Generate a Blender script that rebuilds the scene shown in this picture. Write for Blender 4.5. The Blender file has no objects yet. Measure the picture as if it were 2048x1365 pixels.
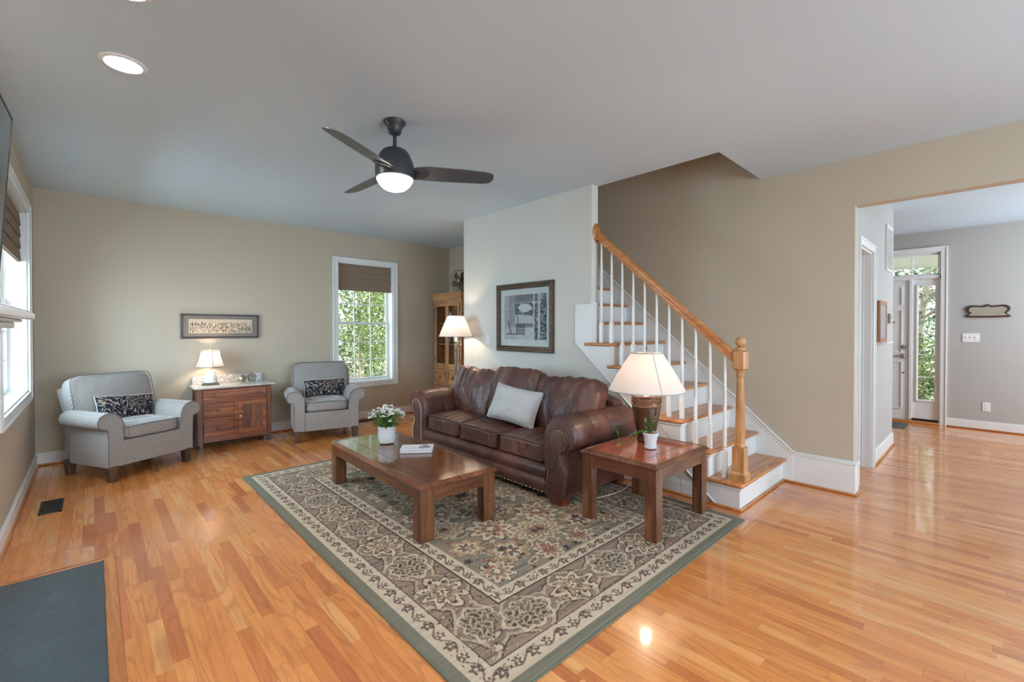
import bpy, bmesh, math, random
import numpy as np
from mathutils import Vector, Matrix, noise as mnoise
random.seed(7)
S = bpy.context.scene
COL = S.collection
pi = math.pi
R = math.radians

# ------------------------------------------------------------------ camera
cam_d = bpy.data.cameras.new('camera'); cam = bpy.data.objects.new('camera', cam_d); COL.objects.link(cam)
cam.location = (0, 0, 1.35); cam.rotation_euler = (R(90 - 0.55), 0, R(-43.05))
cam_d.sensor_width = 36; cam_d.lens = 898 / 2048 * 36; cam_d.shift_y = -14.9 / 2048
cam_d.clip_start = 0.02; cam_d.clip_end = 200
S.camera = cam
# ------------------------------------------------------------------ exposure, world, sun
vs = S.view_settings
vs.view_transform = 'Standard'; vs.look = 'None'; vs.gamma = 1; vs.exposure = 0.78; vs.use_curve_mapping = False
S.cycles.use_denoising = True
S.cycles.max_bounces = 8; S.cycles.diffuse_bounces = 5; S.cycles.glossy_bounces = 4
S.cycles.transparent_max_bounces = 12; S.cycles.sample_clamp_indirect = 6
S.cycles.caustics_reflective = False; S.cycles.caustics_refractive = False
W = bpy.data.worlds.new('world'); S.world = W; W.use_nodes = True
bg = W.node_tree.nodes['Background']; bg.inputs[0].default_value = (0.84, 0.92, 1.0, 1); bg.inputs[1].default_value = 3.0
def lamp(kind, name, loc, rot, energy, color=(1, 1, 1), **kw):
    d = bpy.data.lights.new(name, kind); d.energy = energy; d.color = color
    for k, v in kw.items(): setattr(d, k, v)
    o = bpy.data.objects.new(name, d); COL.objects.link(o); o.location = loc; o.rotation_euler = rot
    return o
lamp('SUN', 'sun', (0, 0, 10), (R(38), 0, R(20)), 4.5, (1, .95, .86), angle=R(1))
DAY = (0.55, 0.80, 1.0)
# fill lights added at invented windows behind the camera; daylight outside the left window
lamp('AREA', 'added_fill_front', (1.1, -3.10, 1.45), (R(90), 0, 0), 46, DAY, shape='RECTANGLE', size=1.7, size_y=1.7)
lamp('AREA', 'added_fill_front', (3.1, -3.10, 1.45), (R(90), 0, 0), 46, DAY, shape='RECTANGLE', size=1.7, size_y=1.7)
lamp('AREA', 'daylight_left_window', (-1.7, 4.95, 1.9), (0, R(-90), 0), 225, DAY, shape='RECTANGLE', size=2.6, size_y=3.0)
lamp('AREA', 'daylight_foyer_window', (7.4, -2.2, 1.6), (R(90), 0, 0), 58, (.72, .87, 1), shape='RECTANGLE', size=1.6, size_y=1.7)

# ------------------------------------------------------------------ materials
def lin(v):
    v /= 255.0
    return v / 12.92 if v <= 0.04045 else ((v + 0.055) / 1.055) ** 2.4
def c(r, g, b): return (lin(r), lin(g), lin(b), 1)
class N:
    def __init__(s, name):
        s.m = bpy.data.materials.new(name); s.m.use_nodes = True; s.t = s.m.node_tree
        s.n = s.t.nodes; s.l = s.t.links; s.b = s.n['Principled BSDF']; s.out = s.n['Material Output']
    def add(s, typ, **kw):
        x = s.n.new(typ)
        for k, v in kw.items(): setattr(x, k, v)
        return x
    def link(s, a, b): s.l.new(a, b)
    def coord(s, scale=(1, 1, 1), kind='Object', rot=(0, 0, 0)):
        tc = s.add('ShaderNodeTexCoord'); mp = s.add('ShaderNodeMapping')
        mp.inputs['Scale'].default_value = scale; mp.inputs['Rotation'].default_value = rot
        s.link(tc.outputs[kind], mp.inputs['Vector']); return mp.outputs[0]
    def noise(s, vec, scale=5, detail=4, rough=.5, dist=0):
        x = s.add('ShaderNodeTexNoise'); s.link(vec, x.inputs['Vector'])
        x.inputs['Scale'].default_value = scale; x.inputs['Detail'].default_value = detail
        x.inputs['Roughness'].default_value = rough; x.inputs['Distortion'].default_value = dist
        return x.outputs['Fac']
    def ramp(s, fac, stops, interp='LINEAR'):
        x = s.add('ShaderNodeValToRGB'); x.color_ramp.interpolation = interp; e = x.color_ramp.elements
        e[0].position, e[0].color = stops[0]; e[1].position, e[1].color = stops[-1]
        for p, col in stops[1:-1]:
            k = e.new(p); k.color = col
        s.link(fac, x.inputs[0]); return x.outputs[0]
    def math(s, op, a, b=None, cc=None):
        x = s.add('ShaderNodeMath', operation=op)
        for i, v in enumerate((a, b, cc)):
            if v is None: continue
            if isinstance(v, (int, float)): x.inputs[i].default_value = v
            else: s.link(v, x.inputs[i])
        return x.outputs[0]
    def mix(s, fac, a, b, mode='MIX'):
        x = s.add('ShaderNodeMix', data_type='RGBA', blend_type=mode)
        for sock, v in ((x.inputs[0], fac), (x.inputs[6], a), (x.inputs[7], b)):
            if isinstance(v, (int, float)): sock.default_value = v
            elif isinstance(v, tuple): sock.default_value = v
            else: s.link(v, sock)
        return x.outputs[2]
    def bump(s, h, strength=.2, dist=.01):
        x = s.add('ShaderNodeBump'); x.inputs['Strength'].default_value = strength; x.inputs['Distance'].default_value = dist
        s.link(h, x.inputs['Height']); s.link(x.outputs[0], s.b.inputs['Normal'])
    def base(s, v):
        if isinstance(v, tuple): s.b.inputs['Base Color'].default_value = v
        else: s.link(v, s.b.inputs['Base Color'])
    def set(s, rough=.5, metal=0, coat=0, spec=.5, coat_r=.1):
        s.b.inputs['Roughness'].default_value = rough; s.b.inputs['Metallic'].default_value = metal
        s.b.inputs['Coat Weight'].default_value = coat; s.b.inputs['Coat Roughness'].default_value = coat_r
        s.b.inputs['Specular IOR Level'].default_value = spec
def plain(name, col, rough=.5, metal=0, coat=0, var=.06, bump=0, scale=8, spec=.5):
    m = N(name); v = m.noise(m.coord(), scale, 3)
    d = tuple(x * (1 - var) for x in col[:3]) + (1,); u = tuple(min(1, x * (1 + var)) for x in col[:3]) + (1,)
    m.base(m.ramp(v, [(.3, d), (.7, u)])); m.set(rough, metal, coat, spec)
    if bump: m.bump(m.noise(m.coord(), scale * 12, 3), bump, .004)
    return m.m
def wood(name, dark, mid, light, axis='x', rough=.35, scale=1, coat=.15, streak=1.0):
    m = N(name); st = {'x': (2, 22, 22), 'y': (22, 2, 22), 'z': (22, 22, 2)}[axis]
    st = tuple(k * scale for k in st)
    v1 = m.noise(m.coord(st), 1.0, 5, .6, .8); v2 = m.noise(m.coord(tuple(k * .25 for k in st)), 1.0, 3, .5, 1.5)
    v3 = m.noise(m.coord(tuple(k * 4 for k in st)), 1.0, 3)
    col = m.ramp(v1, [(.28, dark), (.5, mid), (.72, light)])
    col = m.mix(m.math('MULTIPLY', m.ramp(v2, [(.42, (0, 0, 0, 1)), (.66, (1, 1, 1, 1))]), .45 * streak), col, dark)
    col = m.mix(m.math('MULTIPLY', m.ramp(v3, [(.5, (0, 0, 0, 1)), (.75, (1, 1, 1, 1))]), .3), col, dark)
    m.base(col); m.set(rough, 0, coat); m.bump(v3, .06, .002); return m.m
def emit(name, col, strength):
    m = N(name); m.base(col); m.b.inputs['Emission Color'].default_value = col; m.b.inputs['Emission Strength'].default_value = strength; return m.m
def wall_paint(name, col, var=.02):
    m = N(name); v = m.noise(m.coord(), .7, 2)
    m.base(m.ramp(v, [(.3, tuple(x * (1 - var) for x in col[:3]) + (1,)), (.7, tuple(x * (1 + var) for x in col[:3]) + (1,))]))
    m.set(.75, 0, 0, .3); m.bump(m.noise(m.coord(), 260, 2), .05, .001); return m.m

M_WALL = wall_paint('wall_paint', c(189, 177, 158))
M_WALL_LIT = wall_paint('wall_paint_daylit', c(212, 212, 206))  # same paint as the other walls with cool daylight worked into the colour
M_FOYER = wall_paint('wall_paint_taupe', c(177, 175, 171))
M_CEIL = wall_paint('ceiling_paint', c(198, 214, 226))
M_TRIM = plain('white_trim_paint', c(226, 227, 226), .35, var=.01)
M_WHITE = plain('white_enamel', c(232, 233, 232), .3, var=.01)
M_OAK = wood('oak_golden_y', c(150, 88, 44), c(196, 128, 72), c(222, 160, 100), 'y', .3)
M_OAKX = wood('oak_golden_x', c(150, 88, 44), c(196, 128, 72), c(222, 160, 100), 'x', .28)
M_OAKZ = wood('oak_golden_z', c(160, 110, 66), c(192, 142, 92), c(212, 166, 116), 'z', .35)
M_CAB = wood('honey_oak', c(136, 92, 56), c(190, 138, 92), c(212, 164, 118), 'z', .4)
M_CABY = wood('honey_oak_y', c(136, 92, 56), c(190, 138, 92), c(212, 164, 118), 'y', .4)
M_DWX = wood('walnut_oak_x', c(52, 26, 12), c(104, 62, 38), c(142, 92, 58), 'x', .3)
M_DWY = wood('walnut_oak_y', c(50, 24, 12), c(98, 56, 34), c(134, 84, 54), 'y', .3)
M_DWZ = wood('walnut_oak_z', c(54, 28, 14), c(106, 64, 40), c(142, 94, 60), 'z', .32)
M_TOP1 = wood('cherry_top_y', c(70, 34, 20), c(114, 64, 42), c(146, 92, 62), 'y', .12, 1, .7)
M_TOP2 = wood('cherry_top_x', c(120, 44, 24), c(176, 80, 48), c(202, 112, 72), 'x', .12, 1, .7)
M_WASH = wood('washstand_wood', c(76, 34, 14), c(146, 78, 40), c(182, 108, 60), 'x', .4)
M_WASHZ = wood('washstand_wood_z', c(60, 30, 14), c(116, 66, 38), c(146, 90, 54), 'z', .4)
M_LEG = wood('dark_leg_wood', c(48, 34, 26), c(84, 64, 52), c(104, 84, 70), 'z', .4)
M_FOOT = wood('mahogany_foot', c(74, 26, 10), c(130, 62, 30), c(150, 78, 42), 'y', .35)
M_FRAME = wood('picture_frame_wood', c(36, 30, 26), c(82, 62, 48), c(110, 86, 66), 'y', .4)
M_FRAMED = plain('dark_mahogany', c(58, 34, 28), .3, coat=.3)
M_BLACK = plain('black_plastic', c(20, 21, 23), .4)
M_BRASS = plain('brass', c(190, 158, 96), .28, 1)
M_PEWTER = plain('brushed_pewter', c(120, 112, 100), .4, .9)
M_NICKEL = plain('satin_nickel', c(186, 184, 178), .3, 1)
M_BRONZE = plain('dark_bronze_metal', c(58, 60, 64), .38, .35)
M_NAIL = plain('antique_brass_nail', c(176, 158, 128), .3, 1)
M_MARBLE = None

def make_floor():
    m = N('oak_strip_floor'); tc = m.add('ShaderNodeTexCoord'); sp = m.add('ShaderNodeSeparateXYZ'); m.link(tc.outputs['Object'], sp.inputs[0])
    X, Y = sp.outputs[0], sp.outputs[1]
    u = m.math('DIVIDE', X, .0572); row = m.math('FLOOR', u); fu = m.math('FRACT', u)
    wn = m.add('ShaderNodeTexWhiteNoise', noise_dimensions='1D'); m.link(row, wn.inputs['W'])
    v = m.math('ADD', m.math('DIVIDE', Y, .62), m.math('MULTIPLY', wn.outputs['Value'], 17.3))
    # plank lengths vary: warp v by a little sine
    v = m.math('ADD', v, m.math('MULTIPLY', m.math('SINE', m.math('MULTIPLY', v, 2.1)), .3))
    idx = m.math('FLOOR', v); fv = m.math('FRACT', v)
    cb = m.add('ShaderNodeCombineXYZ'); m.link(row, cb.inputs[0]); m.link(idx, cb.inputs[1])
    w2 = m.add('ShaderNodeTexWhiteNoise', noise_dimensions='2D'); m.link(cb.outputs[0], w2.inputs['Vector'])
    pr_ = w2.outputs['Value']; prc = w2.outputs['Color']
    sc = m.add('ShaderNodeSeparateXYZ'); m.link(prc, sc.inputs[0])
    g = m.add('ShaderNodeCombineXYZ')
    m.link(m.math('ADD', m.math('MULTIPLY', X, 26), m.math('MULTIPLY', pr_, 61)), g.inputs[0])
    m.link(m.math('ADD', m.math('MULTIPLY', Y, 2.2), m.math('MULTIPLY', sc.outputs[1], 37)), g.inputs[1])
    gr = m.noise(g.outputs[0], 1.0, 5, .62, 1.2)
    g2 = m.add('ShaderNodeCombineXYZ')
    m.link(m.math('ADD', m.math('MULTIPLY', X, 9), m.math('MULTIPLY', pr_, 23)), g2.inputs[0])
    m.link(m.math('ADD', m.math('MULTIPLY', Y, 1.1), m.math('MULTIPLY', sc.outputs[1], 51)), g2.inputs[1])
    st = m.noise(g2.outputs[0], 1.0, 6, .7, 2.6)
    col = m.ramp(pr_, [(0, c(188, 106, 54)), (.2, c(212, 130, 66)), (.75, c(224, 146, 78)), (1, c(228, 162, 98))])
    col = m.mix(m.ramp(gr, [(.45, (0, 0, 0, 1)), (.8, (.55, .55, .55, 1))]), col, c(150, 84, 46))
    cl = m.add('ShaderNodeTexNoise'); m.link(g2.outputs[0], cl.inputs['Vector']); cl.inputs['Scale'].default_value = .55; cl.inputs['Detail'].default_value = 2
    ring = m.math('SINE', m.math('MULTIPLY', cl.outputs['Fac'], 95))
    amt = m.math('MULTIPLY', m.ramp(sc.outputs[2], [(.3, (0, 0, 0, 1)), (.6, (1, 1, 1, 1))]), .34)
    col = m.mix(m.math('MULTIPLY', m.ramp(ring, [(.45, (0, 0, 0, 1)), (.95, (1, 1, 1, 1))]), amt), col, c(158, 88, 46))
    col = m.mix(m.ramp(st, [(.66, (0, 0, 0, 1)), (.76, (.7, .7, .7, 1))]), col, c(112, 62, 38))
    e1 = m.math('LESS_THAN', fu, .03); e2 = m.math('LESS_THAN', fv, .004)
    seam = m.math('MAXIMUM', e1, e2)
    col = m.mix(m.math('MULTIPLY', seam, .38), col, c(104, 56, 30))
    m.base(col); m.set(.26, 0, .7, .5, .07)
    m.link(m.math('ADD', m.math('MULTIPLY', gr, .10), .19), m.b.inputs['Roughness'])
    big = m.noise(m.coord((2.0, 2.0, 1)), 2.2, 2)
    h = m.math('SUBTRACT', m.math('ADD', m.math('MULTIPLY', gr, .12), m.math('MULTIPLY', big, 1.5)), m.math('MULTIPLY', seam, .35))
    m.bump(h, .10, .006)
    bp = [x for x in m.n if x.type == 'BUMP'][0]; m.link(bp.outputs[0], m.b.inputs['Coat Normal'])
    return m.m
M_FLOOR = make_floor()

def make_leather():
    m = N('brown_leather'); v = m.noise(m.coord(), 3.5, 5, .6, .4); v2 = m.noise(m.coord(), 26, 3)
    vo = m.add('ShaderNodeTexVoronoi'); m.link(m.coord(), vo.inputs['Vector']); vo.inputs['Scale'].default_value = 230
    col = m.ramp(v, [(.28, c(56, 30, 25)), (.5, c(86, 48, 38)), (.72, c(118, 70, 54))])
    col = m.mix(m.math('MULTIPLY', v2, .3), col, c(40, 20, 18))
    m.base(col); m.set(.36, 0, .25, .5, .28)
    wr = m.noise(m.coord((6, 16, 5)), 1.3, 5, .6, 2.2)
    m.bump(m.math('ADD', m.math('MULTIPLY', wr, 1.0), m.math('MULTIPLY', vo.outputs['Distance'], .06)), .75, .016)
    return m.m
M_LEATHER = make_leather()

def make_weave(name, dark, light, k=150):
    # small diagonal basket dots woven into chair fabric
    m = N(name); sp = m.add('ShaderNodeSeparateXYZ'); tc = m.add('ShaderNodeTexCoord'); m.link(tc.outputs['Object'], sp.inputs[0])
    X, Y, Z = sp.outputs; h = m.math('ADD', X, Y)
    a = m.math('SINE', m.math('MULTIPLY', m.math('ADD', h, Z), k)); b = m.math('SINE', m.math('MULTIPLY', m.math('SUBTRACT', h, Z), k))
    p = m.math('MULTIPLY', a, b)
    n = m.noise(m.coord(), 140, 3)
    f = m.math('ADD', m.math('MULTIPLY', p, .42), m.math('MULTIPLY', n, .92))
    m.base(m.ramp(f, [(.25, dark), (.75, light)])); m.set(.9, 0, 0, .2)
    m.b.inputs['Sheen Weight'].default_value = .3
    m.bump(f, .25, .002); return m.m
M_CHAIRF = make_weave('grey_basket_weave', c(116, 110, 108), c(174, 168, 162), 320)
M_PIPING = plain('dark_piping', c(104, 98, 98), .9)
def make_fabric(name, col, k=400):
    m = N(name); n = m.noise(m.coord(), k, 2); n2 = m.noise(m.coord(), 6, 2)
    m.base(m.mix(m.math('MULTIPLY', n, .25), col, tuple(x * .8 for x in col[:3]) + (1,))); m.set(.95, 0, 0, .2); m.bump(n, .2, .002); return m.m
M_LINEN = make_fabric('light_grey_linen', c(190, 190, 188))
M_NAVY = plain('dark_navy_satin', c(34, 38, 50), .3, bump=.4)
def make_shade(name, col, tr=.5):
    m = N(name); t = m.add('ShaderNodeBsdfTranslucent'); d = m.add('ShaderNodeBsdfDiffuse'); mx = m.add('ShaderNodeMixShader')
    n = m.noise(m.coord(), 90, 2); cc = m.mix(m.math('MULTIPLY', n, .12), col, tuple(x * .9 for x in col[:3]) + (1,))
    m.link(cc, t.inputs[0]); m.link(cc, d.inputs[0]); mx.inputs[0].default_value = tr
    m.link(d.outputs[0], mx.inputs[1]); m.link(t.outputs[0], mx.inputs[2]); m.link(mx.outputs[0], m.out.inputs[0]); return m.m
M_SHADE = make_shade('lamp_shade_linen', c(232, 220, 212), .15)
def make_glass():
    m = N('window_glass'); tr = m.add('ShaderNodeBsdfTransparent'); gl = m.add('ShaderNodeBsdfGlossy'); gl.inputs['Roughness'].default_value = .02
    fr = m.add('ShaderNodeFresnel'); fr.inputs[0].default_value = 1.45; ge = m.add('ShaderNodeNewGeometry'); ff = m.math('MULTIPLY', fr.outputs[0], m.math('SUBTRACT', 1.0, ge.outputs['Backfacing'])); mx = m.add('ShaderNodeMixShader')
    n = m.noise(m.coord(), 1, 1); m.link(m.ramp(n, [(.3, (.95, .97, .97, 1)), (.7, (.97, .98, .98, 1))]), tr.inputs[0])
    m.link(ff, mx.inputs[0]); m.link(tr.outputs[0], mx.inputs[1]); m.link(gl.outputs[0], mx.inputs[2]); m.link(mx.outputs[0], m.out.inputs[0]); return m.m
M_GLASS = make_glass()
def make_marble():
    m = N('white_marble'); n = m.noise(m.coord(), 7, 6, .6, 2.5)
    m.base(m.ramp(n, [(.4, c(206, 202, 196)), (.52, c(176, 168, 162)), (.58, c(212, 208, 202))])); m.set(.3, 0, .2); return m.m
M_MARBLE = make_marble()
def make_blind(name, col, dark):
    m = N(name); n = m.noise(m.coord((1, 1, 40)), 12, 3); n2 = m.noise(m.coord(), 120, 2)
    m.base(m.mix(m.math('ADD', m.math('MULTIPLY', n, .5), m.math('MULTIPLY', n2, .4)), col, dark)); m.set(.9, 0, 0, .2); return m.m
def _tr(m_):
    t = m_.node_tree; nb = t.nodes['Principled BSDF']; out = t.nodes['Material Output']; tl = t.nodes.new('ShaderNodeBsdfTranslucent'); mx = t.nodes.new('ShaderNodeMixShader'); mx.inputs[0].default_value = .35
    t.links.new(nb.inputs['Base Color'].links[0].from_socket, tl.inputs[0]); t.links.new(nb.outputs[0], mx.inputs[1]); t.links.new(tl.outputs[0], mx.inputs[2]); t.links.new(mx.outputs[0], out.inputs[0]); return m_
M_BLIND = make_blind('roman_shade_fabric', c(182, 160, 142), c(140, 118, 102)); _tr(M_BLIND)
def make_floral():
    m = N('navy_floral_fabric'); co = m.coord()
    n = m.add('ShaderNodeTexNoise'); m.link(co, n.inputs['Vector']); n.inputs['Scale'].default_value = 9; n.inputs['Detail'].default_value = 1
    ad = m.add('ShaderNodeVectorMath', operation='MULTIPLY_ADD'); m.link(n.outputs['Color'], ad.inputs[0]); ad.inputs[1].default_value = (.16, .16, .16); m.link(co, ad.inputs[2])
    vo = m.add('ShaderNodeTexVoronoi', feature='F1'); m.link(ad.outputs[0], vo.inputs['Vector']); vo.inputs['Scale'].default_value = 13
    rings = m.math('SINE', m.math('MULTIPLY', vo.outputs['Distance'], 26))
    col = m.ramp(rings, [(.0, c(34, 36, 46)), (.42, c(44, 46, 58)), (.55, c(120, 122, 128)), (.8, c(196, 184, 164)), (1, c(170, 130, 96))])
    vo2 = m.add('ShaderNodeTexVoronoi', feature='DISTANCE_TO_EDGE'); m.link(ad.outputs[0], vo2.inputs['Vector']); vo2.inputs['Scale'].default_value = 24
    col = m.mix(m.math('LESS_THAN', vo2.outputs['Distance'], .06), col, c(30, 32, 42))
    m.base(col); m.set(.9, 0, 0, .2); return m.m
M_FLORAL = make_floral()
def make_vcol(name, rough=.9, coat=0, bump=0):
    m = N(name); a = m.add('ShaderNodeAttribute', attribute_name='paint'); n = m.noise(m.coord(), 500, 2)
    m.base(m.mix(m.math('MULTIPLY', n, .16), a.outputs['Color'], (0.02, .02, .02, 1))); m.set(rough, 0, coat, .2 if rough > .6 else .5)
    if bump: m.bump(n, bump, .004)
    return m.m
M_RUG = make_vcol('woven_rug_pile', .95, 0, .5)
M_PRINT = make_vcol('printed_paper', .5)
def make_leaf(name, a, b, c3):
    m = N(name); n = m.noise(m.coord(), 2.2, 4, .6); n2 = m.noise(m.coord(), 23, 2)
    col = m.ramp(m.math('ADD', m.math('MULTIPLY', n, .6), m.math('MULTIPLY', n2, .4)), [(.35, a), (.5, b), (.64, c3)])
    t = m.add('ShaderNodeBsdfTranslucent'); d = m.add('ShaderNodeBsdfDiffuse'); mx = m.add('ShaderNodeMixShader'); mx.inputs[0].default_value = .4
    m.link(col, t.inputs[0]); m.link(col, d.inputs[0]); m.link(d.outputs[0], mx.inputs[1]); m.link(t.outputs[0], mx.inputs[2]); m.link(mx.outputs[0], m.out.inputs[0]); return m.m
M_LEAF1 = make_leaf('bright_leaves', c(66, 92, 52), c(128, 152, 92), c(224, 226, 186))
M_LEAF2 = make_leaf('dark_leaves', c(44, 66, 54), c(90, 114, 88), c(206, 212, 180))
M_IVY = make_leaf('ivy_leaves', c(52, 92, 40), c(104, 146, 70), c(196, 206, 140))
M_STEM = plain('green_stem', c(86, 128, 56), .7)
M_BARK = plain('pale_bark', c(176, 166, 150), .9, var=.3, bump=.5)
M_GROUND = plain('lawn_ground', c(146, 146, 120), .95, var=.3)
M_PETAL = plain('white_petals', c(240, 240, 234), .6)

# ------------------------------------------------------------------ mesh helpers
class B:
    """collects geometry, then becomes one mesh object"""
    def __init__(s): s.v = []; s.f = []
    def add(s, vs, fs, mtx=None):
        n = len(s.v)
        for p in vs:
            p = Vector(p); s.v.append(mtx @ p if mtx else p)
        s.f += [tuple(i + n for i in f) for f in fs]; return s
    def box(s, x0, y0, z0, x1, y1, z1, mtx=None):
        v = [(x0, y0, z0), (x1, y0, z0), (x1, y1, z0), (x0, y1, z0), (x0, y0, z1), (x1, y0, z1), (x1, y1, z1), (x0, y1, z1)]
        return s.add(v, [(0, 3, 2, 1), (4, 5, 6, 7), (0, 1, 5, 4), (1, 2, 6, 5), (2, 3, 7, 6), (3, 0, 4, 7)], mtx)
    def prism(s, pts, axis, a, b, mtx=None):
        """polygon pts in the plane normal to axis, extruded from a to b"""
        def P(p, h): return {'x': (h, p[0], p[1]), 'y': (p[0], h, p[1]), 'z': (p[0], p[1], h)}[axis]
        n = len(pts); v = [P(p, a) for p in pts] + [P(p, b) for p in pts]
        f = [(i, (i + 1) % n, n + (i + 1) % n, n + i) for i in range(n)] + [tuple(range(n - 1, -1, -1)), tuple(range(n, 2 * n))]
        return s.add(v, f, mtx)
    def lathe(s, prof, center=(0, 0, 0), seg=28, mtx=None, sx=1, sy=1):
        v = []; f = []
        for r, z in prof:
            for i in range(seg):
                t = 2 * pi * i / seg; v.append((center[0] + r * sx * math.cos(t), center[1] + r * sy * math.sin(t), center[2] + z))
        for j in range(len(prof) - 1):
            for i in range(seg):
                a = j * seg + i; b = j * seg + (i + 1) % seg; f.append((a, b, b + seg, a + seg))
        if prof[0][0] > 1e-5: f.append(tuple(range(seg - 1, -1, -1)))
        if prof[-1][0] > 1e-5: f.append(tuple((len(prof) - 1) * seg + i for i in range(seg)))
        return s.add(v, f, mtx)
    def tube(s, pts, r, seg=8, closed=False, mtx=None):
        pts = [Vector(p) for p in pts]; n = len(pts); v = []; f = []
        rr = r if isinstance(r, (list, tuple)) else [r] * n
        up = None
        for i, p in enumerate(pts):
            if closed: d = pts[(i + 1) % n] - pts[i - 1]
            else: d = pts[min(i + 1, n - 1)] - pts[max(i - 1, 0)]
            d.normalize()
            if up is None:
                up = Vector((0, 0, 1)) if abs(d.z) < .9 else Vector((1, 0, 0))
            x = d.cross(up); 
            if x.length < 1e-4: x = d.orthogonal()
            x.normalize(); y = x.cross(d); y.normalize(); up = y
            for k in range(seg):
                t = 2 * pi * k / seg; v.append(p + rr[i] * (x * math.cos(t) + y * math.sin(t)))
        m = n if closed else n - 1
        for i in range(m):
            j = (i + 1) % n
            for k in range(seg):
                f.append((i * seg + k, i * seg + (k + 1) % seg, j * seg + (k + 1) % seg, j * seg + k))
        if not closed: f += [tuple(range(seg - 1, -1, -1)), tuple((n - 1) * seg + k for k in range(seg))]
        return s.add(v, f, mtx)
    def ball(s, cx, cy, cz, r, seg=12, rings=8, sx=1, sy=1, sz=1, mtx=None):
        prof = [(max(1e-6, r * math.sin(pi * i / rings)), -r * sz * math.cos(pi * i / rings)) for i in range(rings + 1)]
        return s.lathe(prof, (cx, cy, cz), seg, mtx, sx, sy)
    def grid(s, fn, nu, nv):
        """surface fn(u,v) with u,v in 0..1"""
        v = [fn(i / nu, j / nv) for j in range(nv + 1) for i in range(nu + 1)]
        f = [(j * (nu + 1) + i, j * (nu + 1) + i + 1, (j + 1) * (nu + 1) + i + 1, (j + 1) * (nu + 1) + i) for j in range(nv) for i in range(nu)]
        return s.add(v, f)
    def cushion(s, half, n=5, puff=.2, seg=22, wr=0, wk=(3, 3, 3), seed=0, thin=2, mtx=None, pinch=0):
        """soft box: half sizes, superellipsoid exponent n, puffed along the thin axis, wrinkled by wr metres"""
        a = [-1 + 2 * i / seg for i in range(seg + 1)]; idx = {}; vs = []; fs = []
        def vid(p):
            k = tuple(round(t, 5) for t in p)
            if k in idx: return idx[k]
            m = max(abs(t) for t in p); L = sum(abs(t) ** n for t in p) ** (1 / n); q = [t * m / L for t in p]
            o = [t for t in range(3) if t != thin]
            k1 = (1 - q[o[0]] ** 2) * (1 - q[o[1]] ** 2)
            q[thin] *= (1 - puff) + puff * k1 * 1.6
            if pinch:
                e = abs(q[o[0]] * q[o[1]]); q[o[0]] *= 1 - pinch * (1 - abs(q[o[1]])**2); q[o[1]] *= 1 - pinch * (1 - abs(q[o[0]])**2)
            P = Vector((q[0] * half[0], q[1] * half[1], q[2] * half[2]))
            if wr:
                h = mnoise.noise(Vector((P.x * wk[0] + seed * 7.3, P.y * wk[1] + seed, P.z * wk[2])) * 1.0)
                h += .5 * mnoise.noise(Vector((P.x * wk[0] * 2.3 + seed * 3.1, P.y * wk[1] * 2.3, P.z * wk[2] * 2.3 + seed)))
                P += Vector(q).normalized() * wr * h
            idx[k] = len(vs); vs.append(P); return idx[k]
        for ax in range(3):
            o = [t for t in range(3) if t != ax]
            for sg in (-1, 1):
                for i in range(seg):
                    for j in range(seg):
                        qd = []
                        for (di, dj) in ((0, 0), (1, 0), (1, 1), (0, 1)):
                            p = [0, 0, 0]; p[ax] = sg; p[o[0]] = a[i + di]; p[o[1]] = a[j + dj]; qd.append(vid(p))
                        if (sg > 0) == (ax == 1): qd.reverse()
                        fs.append(tuple(qd))
        return s.add(vs, fs, mtx)
    def obj(s, name, mat, parent=None, smooth=30, bevel=0, bseg=2, world=False, loc=None, **tags):
        me = bpy.data.meshes.new(name)
        off = Vector((0, 0, 0))
        vs = s.v
        if world and parent is not None:
            inv = wm(parent).inverted(); vs = [inv @ p for p in vs]
        if loc is not None:
            off = Vector(loc); vs = [p - off for p in vs]
        me.from_pydata([tuple(p) for p in vs], [], s.f); me.validate(); me.update()
        if smooth:
            for p in me.polygons: p.use_smooth = True
            me.set_sharp_from_angle(angle=R(smooth))
        o = bpy.data.objects.new(name, me); COL.objects.link(o)
        me.materials.append(mat)
        if loc is not None: o.location = off
        if parent is not None: o.parent = parent
        if bevel:
            md = o.modifiers.new('bevel', 'BEVEL'); md.width = bevel; md.segments = bseg; md.limit_method = 'ANGLE'; md.angle_limit = R(35)
            if smooth: 
                pass
        for k, v in tags.items(): o[k] = v
        return o
def wm(o):
    m = Matrix.Translation(o.location) @ o.rotation_euler.to_matrix().to_4x4()
    return wm(o.parent) @ m if o.parent is not None else m
def thing(name, label, cat, loc=(0, 0, 0), rz=0, group=None, rot=None):
    o = bpy.data.objects.new(name, None); COL.objects.link(o); o.empty_display_size = .1
    o.location = loc; o.rotation_euler = rot if rot else (0, 0, rz)
    o['label'] = label; o['category'] = cat
    if group: o['group'] = group
    return o
def struct(name, loc=(0, 0, 0)):
    o = bpy.data.objects.new(name, None); COL.objects.link(o); o.location = loc; o['kind'] = 'structure'; return o
def T(x=0, y=0, z=0, rx=0, ry=0, rz=0):
    return Matrix.Translation((x, y, z)) @ Matrix.Rotation(rz, 4, 'Z') @ Matrix.Rotation(ry, 4, 'Y') @ Matrix.Rotation(rx, 4, 'X')
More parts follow.
